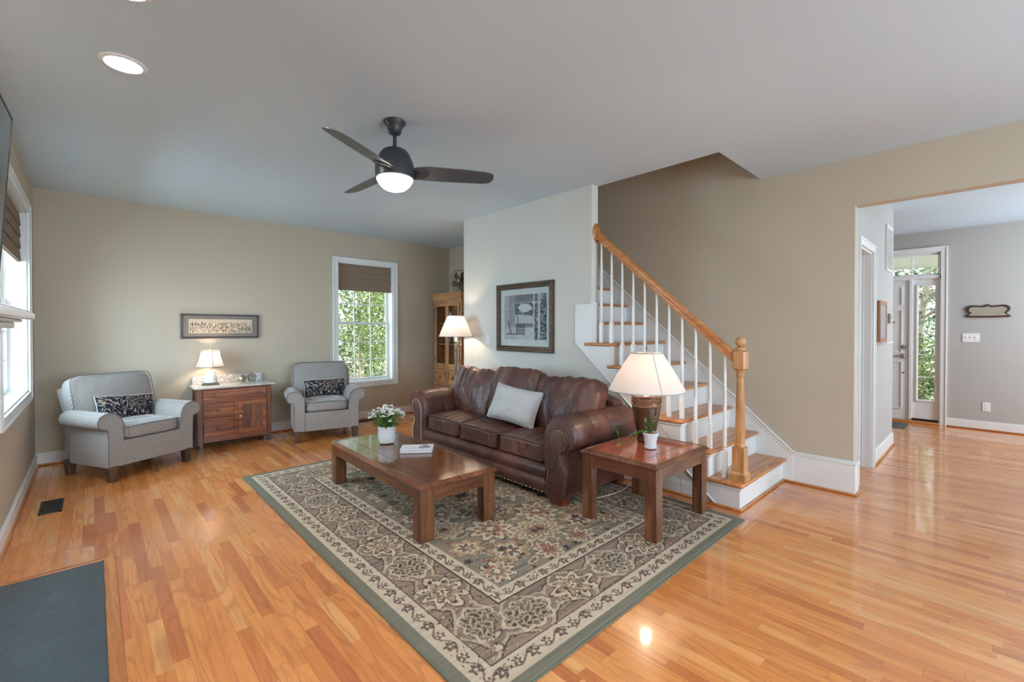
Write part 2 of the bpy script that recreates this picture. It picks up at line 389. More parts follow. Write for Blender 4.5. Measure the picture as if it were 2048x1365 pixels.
def wall_holes(b, axis, a0, a1, z0, z1, p0, p1, holes):
    """slab between planes p0..p1, spanning a0..a1 along the wall, with rectangular holes (h0,h1,zb,zt)"""
    cuts = sorted({a0, a1, *[h[0] for h in holes], *[h[1] for h in holes]})
    for u0, u1 in zip(cuts, cuts[1:]):
        mid = (u0 + u1) / 2; hs = sorted([(h[2], h[3]) for h in holes if h[0] <= mid <= h[1]]); z = z0
        for zb, zt in hs + [(z1, z1)]:
            if zb > z:
                if axis == 'y': b.box(p0, u0, z, p1, u1, zb)
                else: b.box(u0, p0, z, u1, p1, zb)
            z = zt

# ================================================================== SETTING
CZ = 2.74
XL, YB, XR = -.42, 6.42, 4.51     # left wall face, back wall face, right (stair) wall face
XP = 3.50                          # face of the wall behind the sofa
XF = 8.68                          # foyer wall with front door
b = B(); b.box(-.6, -3.3, -.1, 8.9, 6.6, 0); b.obj('floor', M_FLOOR, kind='structure')
# ceiling with the stairwell cut out
b = B()
b.box(-.6, -3.3, CZ, 3.6, 6.6, CZ + .25); b.box(3.6, -3.3, CZ, 4.63, .765, CZ + .25); b.box(3.6, .765, CZ, 4.51, 1.475, CZ + .25); b.box(3.6, 4.655, CZ, 4.51, 6.6, CZ + .25); b.box(4.63, -3.3, CZ, 8.9, 6.6, CZ + .25)
b.obj('ceiling', M_CEIL, kind='structure')
# left wall with window
LW = (4.12, 5.795, .80, 2.375)
b = B(); wall_holes(b, 'y', -3.3, 6.6, 0, CZ, XL - .18, XL, [LW]); b.obj('wall_left', M_WALL, kind='structure')
BW = (2.575, 3.44, .565, 2.318)
b = B(); wall_holes(b, 'x', XL, 8.9, 0, CZ, YB, YB + .18, [BW]); b.obj('wall_back', M_WALL, kind='structure')
b = B(); wall_holes(b, 'y', .765, 6.42, 0, 5.3, XR, XR + .12, []); b.box(XR, -1.2, 2.35, XR + .12, .765, CZ); b.box(XR, -3.3, 0, XR + .12, -1.2, CZ)
b.box(XR, .5, CZ + .25, XR + .12, .765, 5.3)
b.obj('wall_right', M_WALL, kind='structure')
b = B(); b.box(XP, 2.63, 0, 3.6, 4.655, CZ); b.obj('wall_sofa', M_WALL_LIT, kind='structure')
# stairwell shaft above the ceiling and the return wall of the alcove
b = B(); b.box(XP, 1.475, CZ + .25, 3.6, 4.555, 5.3); b.box(XP, 1.35, CZ + .25, XR, 1.475, 5.3); b.box(3.6, 4.555, 0, XR, 4.655, CZ); b.box(XP, 4.555, CZ + .25, XR, 4.655, 5.3); b.box(XP, 1.35, 5.3, 4.63, 4.7, 5.4)
b.obj('wall_stairwell', M_WALL, kind='structure')
FWs = [(.25, 1.95, .6, 2.3), (2.25, 3.95, .6, 2.3)]  # unseen windows, invented as openings for the added fill lights
b = B(); wall_holes(b, 'x', XL, XR, 0, CZ, -3.3, -3.12, FWs); b.obj('wall_front', M_WALL, kind='structure')
# hall wall with the closet doorway
HD = (4.87, 5.52, 0, 2.09)
b = B(); wall_holes(b, 'x', XR + .12, 6.86, 0, CZ, .80, .92, [HD]); b.obj('wall_hall', M_FOYER, kind='structure')
b = B(); b.box(6.74, .92, 0, 6.86, 3.2, CZ); b.box(6.86, 3.1, 0, 8.9, 3.2, CZ); b.box(XR + .12, 2.3, 0, 6.74, 2.4, CZ); b.obj('wall_closet', M_FOYER, kind='structure')
FD = (.50, 1.90, 0, 2.44)
b = B(); wall_holes(b, 'y', -3.3, 3.2, 0, CZ, XF, XF + .16, [FD]); b.obj('wall_foyer', M_FOYER, kind='structure')
FH = (6.6, 8.2, .75, 2.45)
b = B(); wall_holes(b, 'x', XR + .12, XF, 0, CZ, -2.45, -2.30, [FH]); b.obj('wall_foyer_side', M_FOYER, kind='structure')

# ---- baseboards with oak shoe moulding
def baseboard(name, segs, h=.125, th=.014):
    """segs: (x0,y0,x1,y1,nx,ny) along wall face with outward normal"""
    o = struct(name); w = B(); k = B()
    for x0, y0, x1, y1, nx, ny in segs:
        for (bb, hh, t, zz) in ((w, h - .02, th, 0), (w, h, th * .55, h - .02), (k, .02, th + .014, 0)):
            xs = sorted([x0, x1, x0 + nx * t, x1 + nx * t]); ys = sorted([y0, y1, y0 + ny * t, y1 + ny * t])
            bb.box(xs[0], ys[0], zz, xs[-1], ys[-1], hh)
    w.obj('board', M_TRIM, o, bevel=.003); k.obj('shoe_moulding', M_OAK, o, bevel=.008, bseg=3); return o
baseboard('baseboard_left', [(XL, 3.2, XL, YB, 1, 0), (XL, -3.1, XL, 1.5, 1, 0)])
baseboard('baseboard_back', [(XL, YB, XR, YB, 0, -1)])
baseboard('baseboard_sofa', [(XP, 1.62, XP, 4.655, -1, 0)])
baseboard('baseboard_foyer', [(XF, -2.3, XF, .43, -1, 0)])
baseboard('baseboard_hall', [(5.60, .80, 6.86, .80, 0, -1), (6.86, .80, 6.86, 3.1, 1, 0)], h=.15)
# tall base on the stair wall, wrapping the wall end
o = struct('baseboard_right')
b = B(); b.box(XR - .016, .749, 0, XR, 1.20, .245); b.box(XR, .749, 0, XR + .12, .7645, .245)
b.box(XR - .022, .742, .245, XR, 1.20, .262); b.box(XR, .742, .245, XR + .12, .7645, .262); b.box(XR - .012, .755, .262, XR, 1.2, .275)
b.obj('board', M_TRIM, o, bevel=.003)
b = B(); b.box(XR - .032, .733, 0, XR - .016, 1.29, .02); b.box(XR - .016, .733, 0, XR + .12, .749, .02); b.obj('shoe_moulding', M_OAK, o, bevel=.008, bseg=3)

# ---- windows
def casing(b, axis, p, nrm, a0, a1, z0, z1, w=.075, t=.02, sill=True, bottom=True):
    """picture-frame casing round an opening on plane p"""
    q = p + nrm * t; lo, hi = min(p, q), max(p, q); q2 = p + nrm * (t + .008); lo2, hi2 = min(q, q2), max(q, q2); lw_ = min(.018, w * .45)
    def bx(u0, u1, zz0, zz1, l, h):
        if axis == 'y': b.box(l, u0, zz0, h, u1, zz1)
        else: b.box(u0, l, zz0, u1, h, zz1)
    bx(a0 - w, a0, z0 - (w if bottom else 0), z1 + w, lo, hi); bx(a1, a1 + w, z0 - (w if bottom else 0), z1 + w, lo, hi); bx(a0, a1, z1, z1 + w, lo, hi)
    bx(a0 - w, a0 - w + lw_, z0 - (w if bottom else 0), z1 + w, lo2, hi2); bx(a1 + w - lw_, a1 + w, z0 - (w if bottom else 0), z1 + w, lo2, hi2); bx(a0 - w + lw_, a1 + w - lw_, z1 + w - lw_, z1 + w, lo2, hi2)
    if bottom: bx(a0, a1, z0 - w, z0, lo, hi); bx(a0 - w + lw_, a1 + w - lw_, z0 - w, z0 - w + lw_, lo2, hi2)
def window(name, axis, face, nrm, a0, a1, z0, z1, units=1, depth=.18, cols=3, rows=3):
    o = struct(name)
    b = B(); casing(b, axis, face, nrm, a0, a1, z0, z1); b.obj('casing', M_TRIM, o, bevel=.003)
    out = face - nrm * depth
    def bx(bb, u0, u1, zz0, zz1, d0, d1):
        l, h = sorted((face - nrm * d0, face - nrm * d1))
        if axis == 'y': bb.box(l, u0, zz0, h, u1, zz1)
        else: bb.box(u0, l, zz0, u1, h, zz1)
    j = B(); t = .012
    bx(j, a0, a0 + t, z0, z1, 0, depth); bx(j, a1 - t, a1, z0, z1, 0, depth); bx(j, a0, a1, z1 - t, z1, 0, depth); bx(j, a0, a1, z0, z0 + t, 0, depth)
    j.obj('jamb', M_TRIM, o)
    uw = (a1 - a0 - .024) / units
    for k in range(units):
        u0 = a0 + .012 + k * uw; u1 = u0 + uw; zm = (z0 + z1) / 2 - .0
        for (s0, s1, d) in ((z0 + .012, zm + .02, .115), (zm - .02, z1 - .012, .14)):
            f = B(); st = .038
            bx(f, u0, u0 + st, s0, s1, d, d + .028); bx(f, u1 - st, u1, s0, s1, d, d + .028); bx(f, u0 + st, u1 - st, s0, s0 + st, d, d + .028); bx(f, u0 + st, u1 - st, s1 - st, s1, d, d + .028)
            fo = f.obj('sash', M_WHITE, o, bevel=.003)
            mu = B(); iu0, iu1, is0, is1 = u0 + st, u1 - st, s0 + st, s1 - st
            for c_ in range(1, cols): x = iu0 + (iu1 - iu0) * c_ / cols; bx(mu, x - .008, x + .008, is0, is1, d + .006, d + .022)
            for r_ in range(1, rows): z = is0 + (is1 - is0) * r_ / rows; bx(mu, iu0, iu1, z - .008, z + .008, d + .007, d + .021)
            mu.obj('muntins', M_WHITE, fo)
            g = B(); bx(g, iu0, iu1, is0, is1, d + .012, d + .016); g.obj('pane', M_GLASS, fo)
    return o
window('window_1', 'x', YB, -1, *BW)
window('window_2', 'y', XL, 1, *LW, units=2)
for i, (a0, a1, z0, z1) in enumerate(FWs): window('window_%d' % (i + 3), 'x', -3.12, 1, a0, a1, z0, z1, units=2)  # the two invented windows behind the camera
window('window_5', 'x', -2.30, 1, *FH, units=2, depth=.15)

def roman(name, label, axis, face, nrm, a0, a1, ztop, folds, fh, bottom_h):
    t = thing(name, label, 'window shade', (0, 0, 0), group=None)
    ctr = ((a0 + a1) / 2, face - nrm * .05, ztop - .2) if axis == 'x' else (face - nrm * .05, (a0 + a1) / 2, ztop - .2)
    t.location = ctr
    z = ztop
    for k in range(folds + 1):
        hh = fh if k < folds else bottom_h
        prof = [(0, z), (.006, z - .006), (.010, z - hh * .5), (.014, z - hh * .9), (.013, z - hh - .006), (.006, z - hh - .004), (0, z - hh * .6)]
        pts = [(face - nrm * (.045 - p[0]), p[1]) for p in prof]
        b = B()
        e = .004 * (k % 2)
        if axis == 'x': b.prism([(p[0], p[1]) for p in pts], 'x', a0 + e, a1 - e)
        else: b.prism([(p[0], p[1]) for p in pts], 'y', a0 + e, a1 - e)
        b.obj('fold', M_BLIND, t, smooth=40, world=True)
        z -= hh - .005
    b = B()
    if axis == 'x': b.box(a0, min(face - nrm * .056, face - nrm * .046), z - .01, a1, max(face - nrm * .056, face - nrm * .046), ztop)
    else: b.box(min(face - nrm * .056, face - nrm * .046), a0, z - .01, max(face - nrm * .056, face - nrm * .046), a1, ztop)
    b.obj('lining', M_BLIND, t, world=True)
roman('roman_shade', 'taupe fabric roman shade pulled up in the back wall window', 'x', YB, -1, BW[0] + .015, BW[1] - .015, BW[3] - .014, 3, .095, .11)
roman('roman_shade', 'taupe fabric roman shade pulled up in the left wall window', 'y', XL, 1, LW[0] + .015, LW[1] - .015, LW[3] - .014, 3, .105, .12)

# ---- front door with sidelight and transom
def xw(o, name, mat, boxes, bevel=.003):
    b = B()
    for q in boxes: b.box(*q)
    return b.obj(name, mat, o, bevel=bevel)
d = struct('door_1')
b = B(); casing(b, 'y', XF, -1, FD[0], FD[1], 0, FD[3], w=.07, t=.02, bottom=False); b.obj('casing', M_TRIM, d, bevel=.003)
xw(d, 'door_frame', M_TRIM, [(XF, .50, 0, XF + .10, .515, 2.44), (XF, 1.885, 0, XF + .1, 1.90, 2.44), (XF, .5, 2.425, XF + .1, 1.9, 2.44), (XF, .5, 2.07, XF + .1, 1.9, 2.12), (XF + .01, .80, .04, XF + .1, .832, 2.08)])
# transom
tr = B(); 
for q in [(XF + .03, .515, 2.12, XF + .06, .535, 2.425), (XF + .03, 1.865, 2.12, XF + .06, 1.885, 2.425), (XF + .03, .515, 2.12, XF + .06, 1.885, 2.14), (XF + .03, .515, 2.405, XF + .06, 1.885, 2.425)] + [(XF + .032, y - .01, 2.13, XF + .055, y + .01, 2.42) for y in (.805, 1.12, 1.45)]: tr.box(*q)
to = tr.obj('transom_frame', M_WHITE, d, bevel=.003)
xw(to, 'pane', M_GLASS, [(XF + .042, .53, 2.13, XF + .046, 1.87, 2.415)], 0)
# sidelight
b = B(); wall_holes(b, 'y', .515, .80, .06, 2.07, XF + .03, XF + .07, [(.557, .734, .335, 1.972)]); so = b.obj('sidelight_panel', M_WHITE, d, bevel=.002)
b = B(); casing(b, 'y', XF + .03, -1, .557, .734, .335, 1.972, w=.02, t=.008); b.obj('sidelight_frame', M_WHITE, so)
xw(so, 'pane', M_GLASS, [(XF + .046, .557, .335, XF + .05, .734, 1.972)], 0)
xw(so, 'muntins', M_WHITE, [(XF + .04, .557, z - .007, XF + .056, .734, z + .007) for z in (.66, .985, 1.31, 1.64)], 0)
# door leaf (six panel)
b = B(); b.box(XF + .035, .835, .03, XF + .075, 1.865, 2.065)
dl = b.obj('door_leaf', M_WHITE, d, bevel=.002)
pn = B()
for (y0, y1) in ((.93, 1.28), (1.42, 1.77)):
    for (z0, z1) in ((.2, .86), (1.02, 1.62), (1.72, 1.96)):
        casing(pn, 'y', XF + .035, -1, y0, y1, z0, z1, w=.02, t=.006)
pn.obj('raised_panels', M_WHITE, dl)
b = B(); b.lathe([(.033, 0), (.033, .012), (.015, .018), (.013, .05)], mtx=T(XF + .035, .895, .955, ry=-pi / 2))
b.tube([(XF - .01, .895, .955), (XF - .015, .93, .957), (XF - .012, .985, .952), (XF - .012, 1.01, .95)], [.011, .009, .008, .006])
b.obj('lever_handle', M_NICKEL, dl, label='satin nickel lever handle')
b = B(); b.lathe([(.032, 0), (.032, .012), (.026, .022), (1e-5, .024)], mtx=T(XF + .035, .895, 1.09, ry=-pi / 2)); b.box(XF + .0, .89, 1.07, XF + .02, .90, 1.11); b.obj('deadbolt', M_NICKEL, dl)
b = B(); b.lathe([(.014, 0), (.012, .008), (1e-5, .009)], mtx=T(XF + .035, .895, .712, ry=-pi / 2)); b.obj('viewer_plug', M_NICKEL, dl)
xw(d, 'threshold', M_OAK, [(XF - .06, .50, 0, XF + .14, 1.9, .03)], .008)
xw(d, 'weather_strip', M_BLACK, [(XF + .028, .515, .03, XF + .05, .80, .06)], 0)

# ---- closet doorway in the hall wall
d = struct('door_2')
b = B(); casing(b, 'x', .80, -1, HD[0], HD[1], 0, HD[3], w=.065, t=.02, bottom=False); b.obj('casing', M_TRIM, d, bevel=.003)
xw(d, 'jamb', M_TRIM, [(HD[0], .80, 0, HD[0] + .018, .92, 2.09), (HD[1] - .018, .80, 0, HD[1], .92, 2.09), (HD[0], .8, 2.072, HD[1], .92, 2.09), (HD[1] - .03, .86, 0, HD[1] - .018, .89, 2.07)])

# ================================================================== STAIRCASE
RISE, RUN, Y1 = .2035, .2305, 1.238
st = thing('staircase', 'oak staircase with white risers climbing behind the leather sofa', 'staircase', (4.0, 1.27, 0))
NT = 13
for k in range(1, NT + 1):
    yn = Y1 + RUN * (k - 1); z = RISE * k
    x0 = 3.462 if k <= 6 else 3.602
    b = B(); y1 = yn + RUN + .045
    if k == 6: b.box(3.462, yn, z - .028, 3.502, 2.695, z); b.box(3.5, yn, z - .028, 4.492, 2.628, z); b.box(3.602, 2.628, z - .028, 4.492, y1, z)
    else: b.box(x0, yn, z - .028, 4.492, y1, z)
    b.obj('tread', M_OAKX, st, bevel=.012, bseg=4, world=True)
    b = B(); b.box(3.505 if k <= 6 else 3.602, yn + .030, RISE * (k - 1), 4.492, yn + .048, z - .028)
    b.obj('riser', M_TRIM, st, world=True)
    if k <= 5:
        b = B(); b.box(3.478, yn + .014, z - .05, 3.503, y1 - .03, z - .028); b.box(3.48, yn + .012, z - .05, 4.49, yn + .032, z - .028); b.obj('cove_moulding', M_OAKX if k < 0 else M_TRIM, st, world=True, bevel=.006)
# open stringer on the room side
def lowline(y): return 1.216 - .88 * (2.811 - y)
poly = [(Y1 + .030, 0), (1.429, 0), (2.66, lowline(2.66)), (2.66, RISE * 6 - .028)]
for k in range(6, 0, -1):
    yn = Y1 + RUN * (k - 1) + .030
    poly += [(yn, RISE * k - .028)]
    if k > 1: poly += [(yn, RISE * (k - 1) - .028)]
b = B(); b.prism(poly, 'x', 3.488, 3.506); so = b.obj('stringer', M_TRIM, st, smooth=0, world=True)
b = B(); b.tube([(3.487, 1.44, .008), (3.487, 2.811, 1.216), (3.487, 2.811, 1.60), (3.487, 2.635, 1.60)], .008, 6); b.obj('stringer_bead', M_TRIM, so, world=True)
b = B(); b.prism([(2.64, lowline(2.64)), (2.811, 1.216), (2.811, 1.60), (2.618, 1.60), (2.618, 1.23), (2.64, 1.22)], 'x', 3.489, 3.4995); b.box(3.4985, 2.618, RISE * 6, 3.602, 2.629, 1.60)
b.box(3.484, 2.612, 1.595, 3.604, 2.63, 1.61); b.obj('wall_end_panel', M_TRIM, st, world=True)
# wall under the stairs
b = B(); b.prism([(1.45, 0), (2.63, 0), (2.63, 1.05), (1.45, .015)], 'x', 3.50, 3.60); b.obj('wall_understair', M_WALL_LIT, kind='structure')
# skirt on the stair wall
def top(y): return .275 + .885 * (y - 1.19)
b = B(); b.prism([(1.19, 0), (1.19, .275), (4.5, top(4.5)), (4.5, 1.9), (1.30, 0)], 'x', 4.491, XR - .001); sk = b.obj('wall_skirt', M_TRIM, st, smooth=0, world=True)
b = B(); b.tube([(4.489, 1.17, .272), (4.489, 1.195, .275), (4.489, 4.5, top(4.5))], .009, 6); b.tube([(4.49, 1.2, .245), (4.49, 4.5, top(4.5) - .035)], .004, 6); b.obj('skirt_cap', M_TRIM, sk, world=True)
b = B(); b.box(3.47, 1.252, 0, 4.49, 1.267, .02); b.box(3.472, 1.252, 0, 3.487, 1.6, .02); b.obj('shoe_moulding', M_OAKX, st, world=True, bevel=.007, bseg=3)

# ---- railing
rl = thing('stair_railing', 'oak handrail with white turned balusters and round-capped newel post', 'railing', (3.595, 1.305, RISE))
nx, ny, nz = 3.597, 1.307, RISE
b = B(); b.box(nx - .056, ny - .056, nz, nx + .056, ny + .056, nz + .05)
b.prism([(-.056, 0), (.056, 0), (.044, .02), (-.044, .02)], 'y', -.056, .056, T(nx, ny, nz + .05)) if False else None
b.add([(nx + sx * w, ny + sy * w, z) for (w, z) in ((.056, nz + .05), (.043, nz + .066)) for (sx, sy) in ((-1, -1), (1, -1), (1, 1), (-1, 1))], [(0, 1, 5, 4), (1, 2, 6, 5), (2, 3, 7, 6), (3, 0, 4, 7), (4, 5, 6, 7)])
b.box(nx - .043, ny - .043, nz + .05, nx + .043, ny + .043, .455)
b.lathe([(.038, .455), (.04, .462), (.038, .475), (.034, .482), (.036, .50), (.036, .56), (.030, .80), (.026, .96), (.026, .985), (.032, .99), (.032, .998), (.027, 1.003), (.027, 1.018), (.034, 1.032), (.036, 1.04)], (nx, ny, 0), 24)
# chamfered upper block
w = .047; ch = .012
for (za, zb, s0, s1) in ((1.04, 1.052, .036, w), (1.052, 1.178, w, w), (1.178, 1.19, w, .036)):
    ring = lambda s_, z_: [(nx + sx * s_ - (sx * ch if i == 0 else 0), ny + sy * s_ - (sy * ch if i == 1 else 0), z_) for (sx, sy, order) in ((-1, -1, (1, 0)), (1, -1, (0, 1)), (1, 1, (1, 0)), (-1, 1, (0, 1))) for i in order]
    v = ring(s0, za) + ring(s1, zb)
    b.add(v, [(i, (i + 1) % 8, 8 + (i + 1) % 8, 8 + i) for i in range(8)] + [tuple(range(7, -1, -1)), tuple(range(8, 16))])
b.lathe([(.030, 1.19), (.037, 1.195), (.037, 1.205), (.026, 1.212), (.020, 1.218)], (nx, ny, 0), 24)
np_ = b.obj('newel_post', M_OAKZ, rl, world=True, smooth=35)
b = B(); b.ball(nx, ny, 1.256, .040, 24, 14); b.obj('ball_cap', M_OAKZ, np_, world=True)
def rail_z(y): return 1.15 + .885 * (y - 1.359)
ya, yb = 1.352, 2.612
prof = [(-.032, .004), (-.030, .022), (-.018, .034), (0, .038), (.018, .034), (.030, .022), (.032, .004), (.026, -.006), (.024, -.024), (.030, -.034), (-.030, -.034), (-.024, -.024), (-.026, -.006)]
v = []; n = len(prof)
for yy in (ya, yb):
    for (px, pz) in prof: v.append((3.585 + px, yy, rail_z(yy) + pz * 1.25))
b = B(); b.add(v, [(i, (i + 1) % n, n + (i + 1) % n, n + i) for i in range(n)] + [tuple(range(n)), tuple(range(2 * n - 1, n - 1, -1))]); b.obj('handrail', M_OAK, rl, world=True, smooth=40)
b = B(); b.lathe([(.062, 0), (.062, .006), (.054, .012), (.046, .016), (1e-5, .018)], mtx=T(3.575, 2.629, 2.285, rx=pi / 2), sy=1.45, seg=32); b.obj('rosette', M_OAK, rl, world=True)
def baluster_prof(z0, z1):
    H = z1 - z0
    return [(.0125, z0 + .30), (.0155, z0 + .31), (.0125, z0 + .32), (.0125, z0 + .335), (.016, z0 + .345), (.0145, z0 + .37), (.0135, z0 + .5 * H + .1), (.0095, z1 - .06), (.009, z1)]
for i in range(11):
    y = 1.41 + .1155 * i; k = int((y - Y1) / RUN) + 1
    z0 = RISE * min(k, 6); z1 = rail_z(y) - .036
    b = B(); x = 3.572; hb = .19; q = .0155
    b.box(x - q, y - q, z0, x + q, y + q, z0 + hb)
    b.add([(x + sx * w_, y + sy * w_, zz) for (w_, zz) in ((q, z0 + hb), (.009, z0 + hb + .02)) for (sx, sy) in ((-1, -1), (1, -1), (1, 1), (-1, 1))], [(0, 1, 5, 4), (1, 2, 6, 5), (2, 3, 7, 6), (3, 0, 4, 7), (4, 5, 6, 7)])
    h0 = z0 + hb
    b.lathe([(.010, h0 + .01), (.0145, h0 + .022), (.0145, h0 + .03), (.012, h0 + .036), (.015, h0 + .05), (.015, h0 + .056), (.0125, h0 + .062), (.0145, h0 + .085), (.0145, h0 + .15), (.0095, z1 - .04), (.0085, z1)], (x, y, 0), 14)
    b.obj('baluster', M_WHITE, rl, world=True)

# ================================================================== RUG
RX0, RX1, RY0, RY1 = .985, 3.345, 1.185, 4.635
def make_rug():
    t = thing('area_rug', 'large sage and tan floral area rug with dark green edge on wood floor', 'rug', (2.16, 2.91, 0))
    st = .0055; nx_ = int((RX1 - RX0) / st); ny_ = int((RY1 - RY0) / st)
    xs = np.linspace(RX0, RX1, nx_ + 1); ys = np.linspace(RY0, RY1, ny_ + 1)
    X, Y = np.meshgrid(xs, ys); rng = np.random.default_rng(3)
    u = X - RX0; v = Y - RY0; Wd = RX1 - RX0; Ln = RY1 - RY0
    d = np.minimum(np.minimum(u, Wd - u), np.minimum(v, Ln - v))
    side_v = np.minimum(u, Wd - u) < np.minimum(v, Ln - v)
    s = np.where(side_v, v - Ln / 2, u - Wd / 2)
    # smooth noise
    def vnoise(sx, sy, seed, X=X, Y=Y):
        r = np.random.default_rng(seed); g = r.random((256, 256))
        a = (X * sx) % 256; b_ = (Y * sy) % 256; i = a.astype(int); j = b_.astype(int); fa = a - i; fb = b_ - j
        fa = fa * fa * (3 - 2 * fa); fb = fb * fb * (3 - 2 * fb); i1 = (i + 1) % 256; j1 = (j + 1) % 256
        return (g[j, i] * (1 - fa) + g[j, i1] * fa) * (1 - fb) + (g[j1, i] * (1 - fa) + g[j1, i1] * fa) * fb
    def C(r, g, b_): return np.array([lin(r), lin(g), lin(b_)])
    GREEN, CREAM, BROWN, FIELD = C(118, 114, 98), C(196, 178, 154), C(140, 116, 104), C(128, 120, 106)
    DARK, TAN, RUST, LT, SLATE, MAUVE = C(72, 58, 52), C(168, 142, 112), C(140, 92, 76), C(200, 182, 154), C(92, 94, 88), C(122, 98, 88)
    img = np.empty(X.shape + (3,)); img[:] = GREEN
    def put(mask, col): img[mask] = col
    wob = (vnoise(30, 30, 5) - .5) * .02
    put(d > .060, CREAM); put((d > .056) & (d < .063), LT)
    put(d > .165, BROWN)
    put(d > .455, CREAM); put(d > .55, FIELD)
    stre = vnoise(3.5, 170, 11); stre2 = vnoise(2.2, 60, 12); put((d > .55) & (stre > .60), C(136, 130, 110)); put((d > .55) & (stre < .27), C(108, 102, 92)); put((d > .55) & (stre2 > .66), C(146, 124, 104))
    put((d > .165) & (d < .455) & (stre > .58), C(146, 124, 106)); put((d > .165) & (d < .455) & (stre < .3), C(120, 102, 90))
    def lines():
        for a in (.165, .455): put(np.abs(d - a) < .004, DARK)
        put(np.abs(d - .55) < .004, C(160, 140, 112))
    # guard bands: vine with blossoms
    for (t0, per, ph) in ((.113, .175, 0), (.503, .175, .05)):
        vine = t0 + .022 * np.sin(2 * pi * (s + ph) / per * 1.0)
        put((np.abs(d - vine) < .0055) & (np.abs(d - t0) < .04), MAUVE)
        a = ((s + ph) % (per / 2)) - per / 4; k = np.floor((s + ph) / (per / 2)).astype(int) % 2
        cc = t0 + np.where(k == 0, -.004, .006)
        rr = np.hypot(a, d - cc); th = np.arctan2(d - cc, a)
        m = np.abs(d - t0) < .042
        put(m & (rr < .024 + .007 * np.cos(5 * th) - .006 * k), DARK); put(m & (rr < .017 + .006 * np.cos(5 * th) - .004 * k), MAUVE); put(m & (rr < .007), LT)
    # main border motifs
    per = .335; tt = d - .31; inb = (d > .172) & (d < .448)
    k = np.round(s / per).astype(int); a = s - k * per; even = (k % 2 == 0)
    a2 = a + wob; t2 = tt + wob
    r1 = np.hypot(a2 / 1.12, t2 * 1.18); th = np.arctan2(t2, a2)
    # meandering band between motifs
    band = .155 + .018 * np.cos(4 * th)
    put(inb & (np.abs(r1 - band) < .010), C(176, 158, 132)); put(inb & (np.abs(r1 - band - .013) < .004), DARK)
    mo = inb & even
    R1 = .118 + .012 * np.cos(8 * th)
    put(mo & (r1 < R1), C(120, 104, 92)); cell = (np.abs(((a2 * 1.0 + .012 * np.sin(t2 * 90)) % .038) - .019) < .004) | (np.abs((t2 + .008 * np.sin(a2 * 80)) % .030 - .015) < .0035)
    nn = vnoise(46, 70, 9); put(mo & (r1 < R1) & (nn > .5), C(94, 78, 68)); put(mo & (r1 < R1) & (nn > .72), DARK); put(mo & (r1 < R1) & cell, C(176, 160, 134)); put(mo & (np.abs(r1 - R1) < .007), CREAM)
    mo = inb & ~even
    for (ra, n_, amp, col) in ((.125, 8, .028, DARK), (.115, 8, .028, CREAM), (.082, 8, .03, DARK), (.070, 8, .026, TAN), (.045, 6, .014, MAUVE), (.028, 6, .01, LT), (.013, 1, 0, RUST)):
        put(mo & (r1 < ra + amp * np.cos(n_ * th + .3)), col)
    put(mo & (r1 < .11) & (vnoise(60, 60, 21) > .80), DARK)
    # field: mirrored garden of blossoms, leaves and stems
    uc, vc = Wd / 2, Ln / 2; U = np.abs(u - uc); V = np.abs(v - vc); F = d > .558; FW, FL = uc - .56, vc - .56
    def stem(x0, y0, x1, y1, bend):
        n_ = 60; ts = np.linspace(0, 1, n_); px = x0 + (x1 - x0) * ts; py = y0 + (y1 - y0) * ts
        nxv, nyv = -(y1 - y0), (x1 - x0); L = math.hypot(nxv, nyv); px = px + nxv / L * bend * np.sin(pi * ts); py = py + nyv / L * bend * np.sin(pi * ts)
        for a_, b_ in zip(px, py):
            m = F & (np.abs(U - a_) < .009) & (np.abs(V - b_) < .009); m &= np.hypot(U - a_, V - b_) < .006; put(m, MAUVE)
    pts = [(.02, .02, .21, 0), (.33, .20, .13, 1), (.05, .42, .12, 2), (.46, .42, .12, 0), (.22, .62, .15, 1), (.50, .72, .11, 2), (.03, .84, .14, 0), (.33, .92, .13, 2), (.54, 1.05, .10, 1), (.14, 1.08, .10, 1), (.52, .12, .09, 2)]
    for i in range(len(pts) - 1): stem(pts[i][0], pts[i][1], pts[i + 1][0], pts[i + 1][1], .05 * (-1) ** i)
    def crescent(x0, y0, r, ang, c1, c2):
        dx, dy = U - x0, V - y0; ca, sa = math.cos(ang), math.sin(ang); p = dx * ca + dy * sa; q = -dx * sa + dy * ca + 3.2 * p * p
        e = np.hypot(p / r, q / (r * .36)) + .10 * np.sin(p * 160)
        put(F & (e < 1.15), c1); put(F & (e < .72), c2); put(F & (e < .3), RUST)
    for (x0, y0, r, a_) in ((.18, .33, .08, .4), (.40, .30, .06, 2.4), (.16, .75, .07, 1.1), (.42, .56, .07, .2), (.28, .44, .05, 2.9), (.44, .84, .06, 1.9), (.20, .96, .06, .6), (.12, .18, .06, 1.5), (.38, .08, .06, .1), (.44, 1.0, .05, 2.6), (.05, .63, .05, .2), (.30, 1.1, .05, .3)):
        crescent(x0, y0, r, a_, LT * .9, MAUVE)
    rg = random.Random(4)
    for (x0, y0, r, kind) in pts:
        dx, dy = U - x0, V - y0; rr = np.hypot(dx, dy) + wob * .5; th = np.arctan2(dy, dx); n_ = (11, 9, 7)[kind]; ph = rg.random() * 6
        seq = [((1.0, .13, LT * .92), (.84, .12, TAN), (.72, .10, C(150, 126, 104)), (.6, .1, LT), (.46, .1, MAUVE), (.34, .08, TAN), (.2, .05, DARK)),
               ((1.0, .2, DARK), (.93, .2, CREAM), (.6, .18, RUST * .95), (.48, .14, TAN), (.3, .1, DARK), (.2, .05, LT)),
               ((1.0, .16, C(128, 104, 88)), (.9, .16, TAN), (.62, .1, LT), (.42, .14, SLATE), (.24, .1, RUST), (.12, 0, LT))][kind]
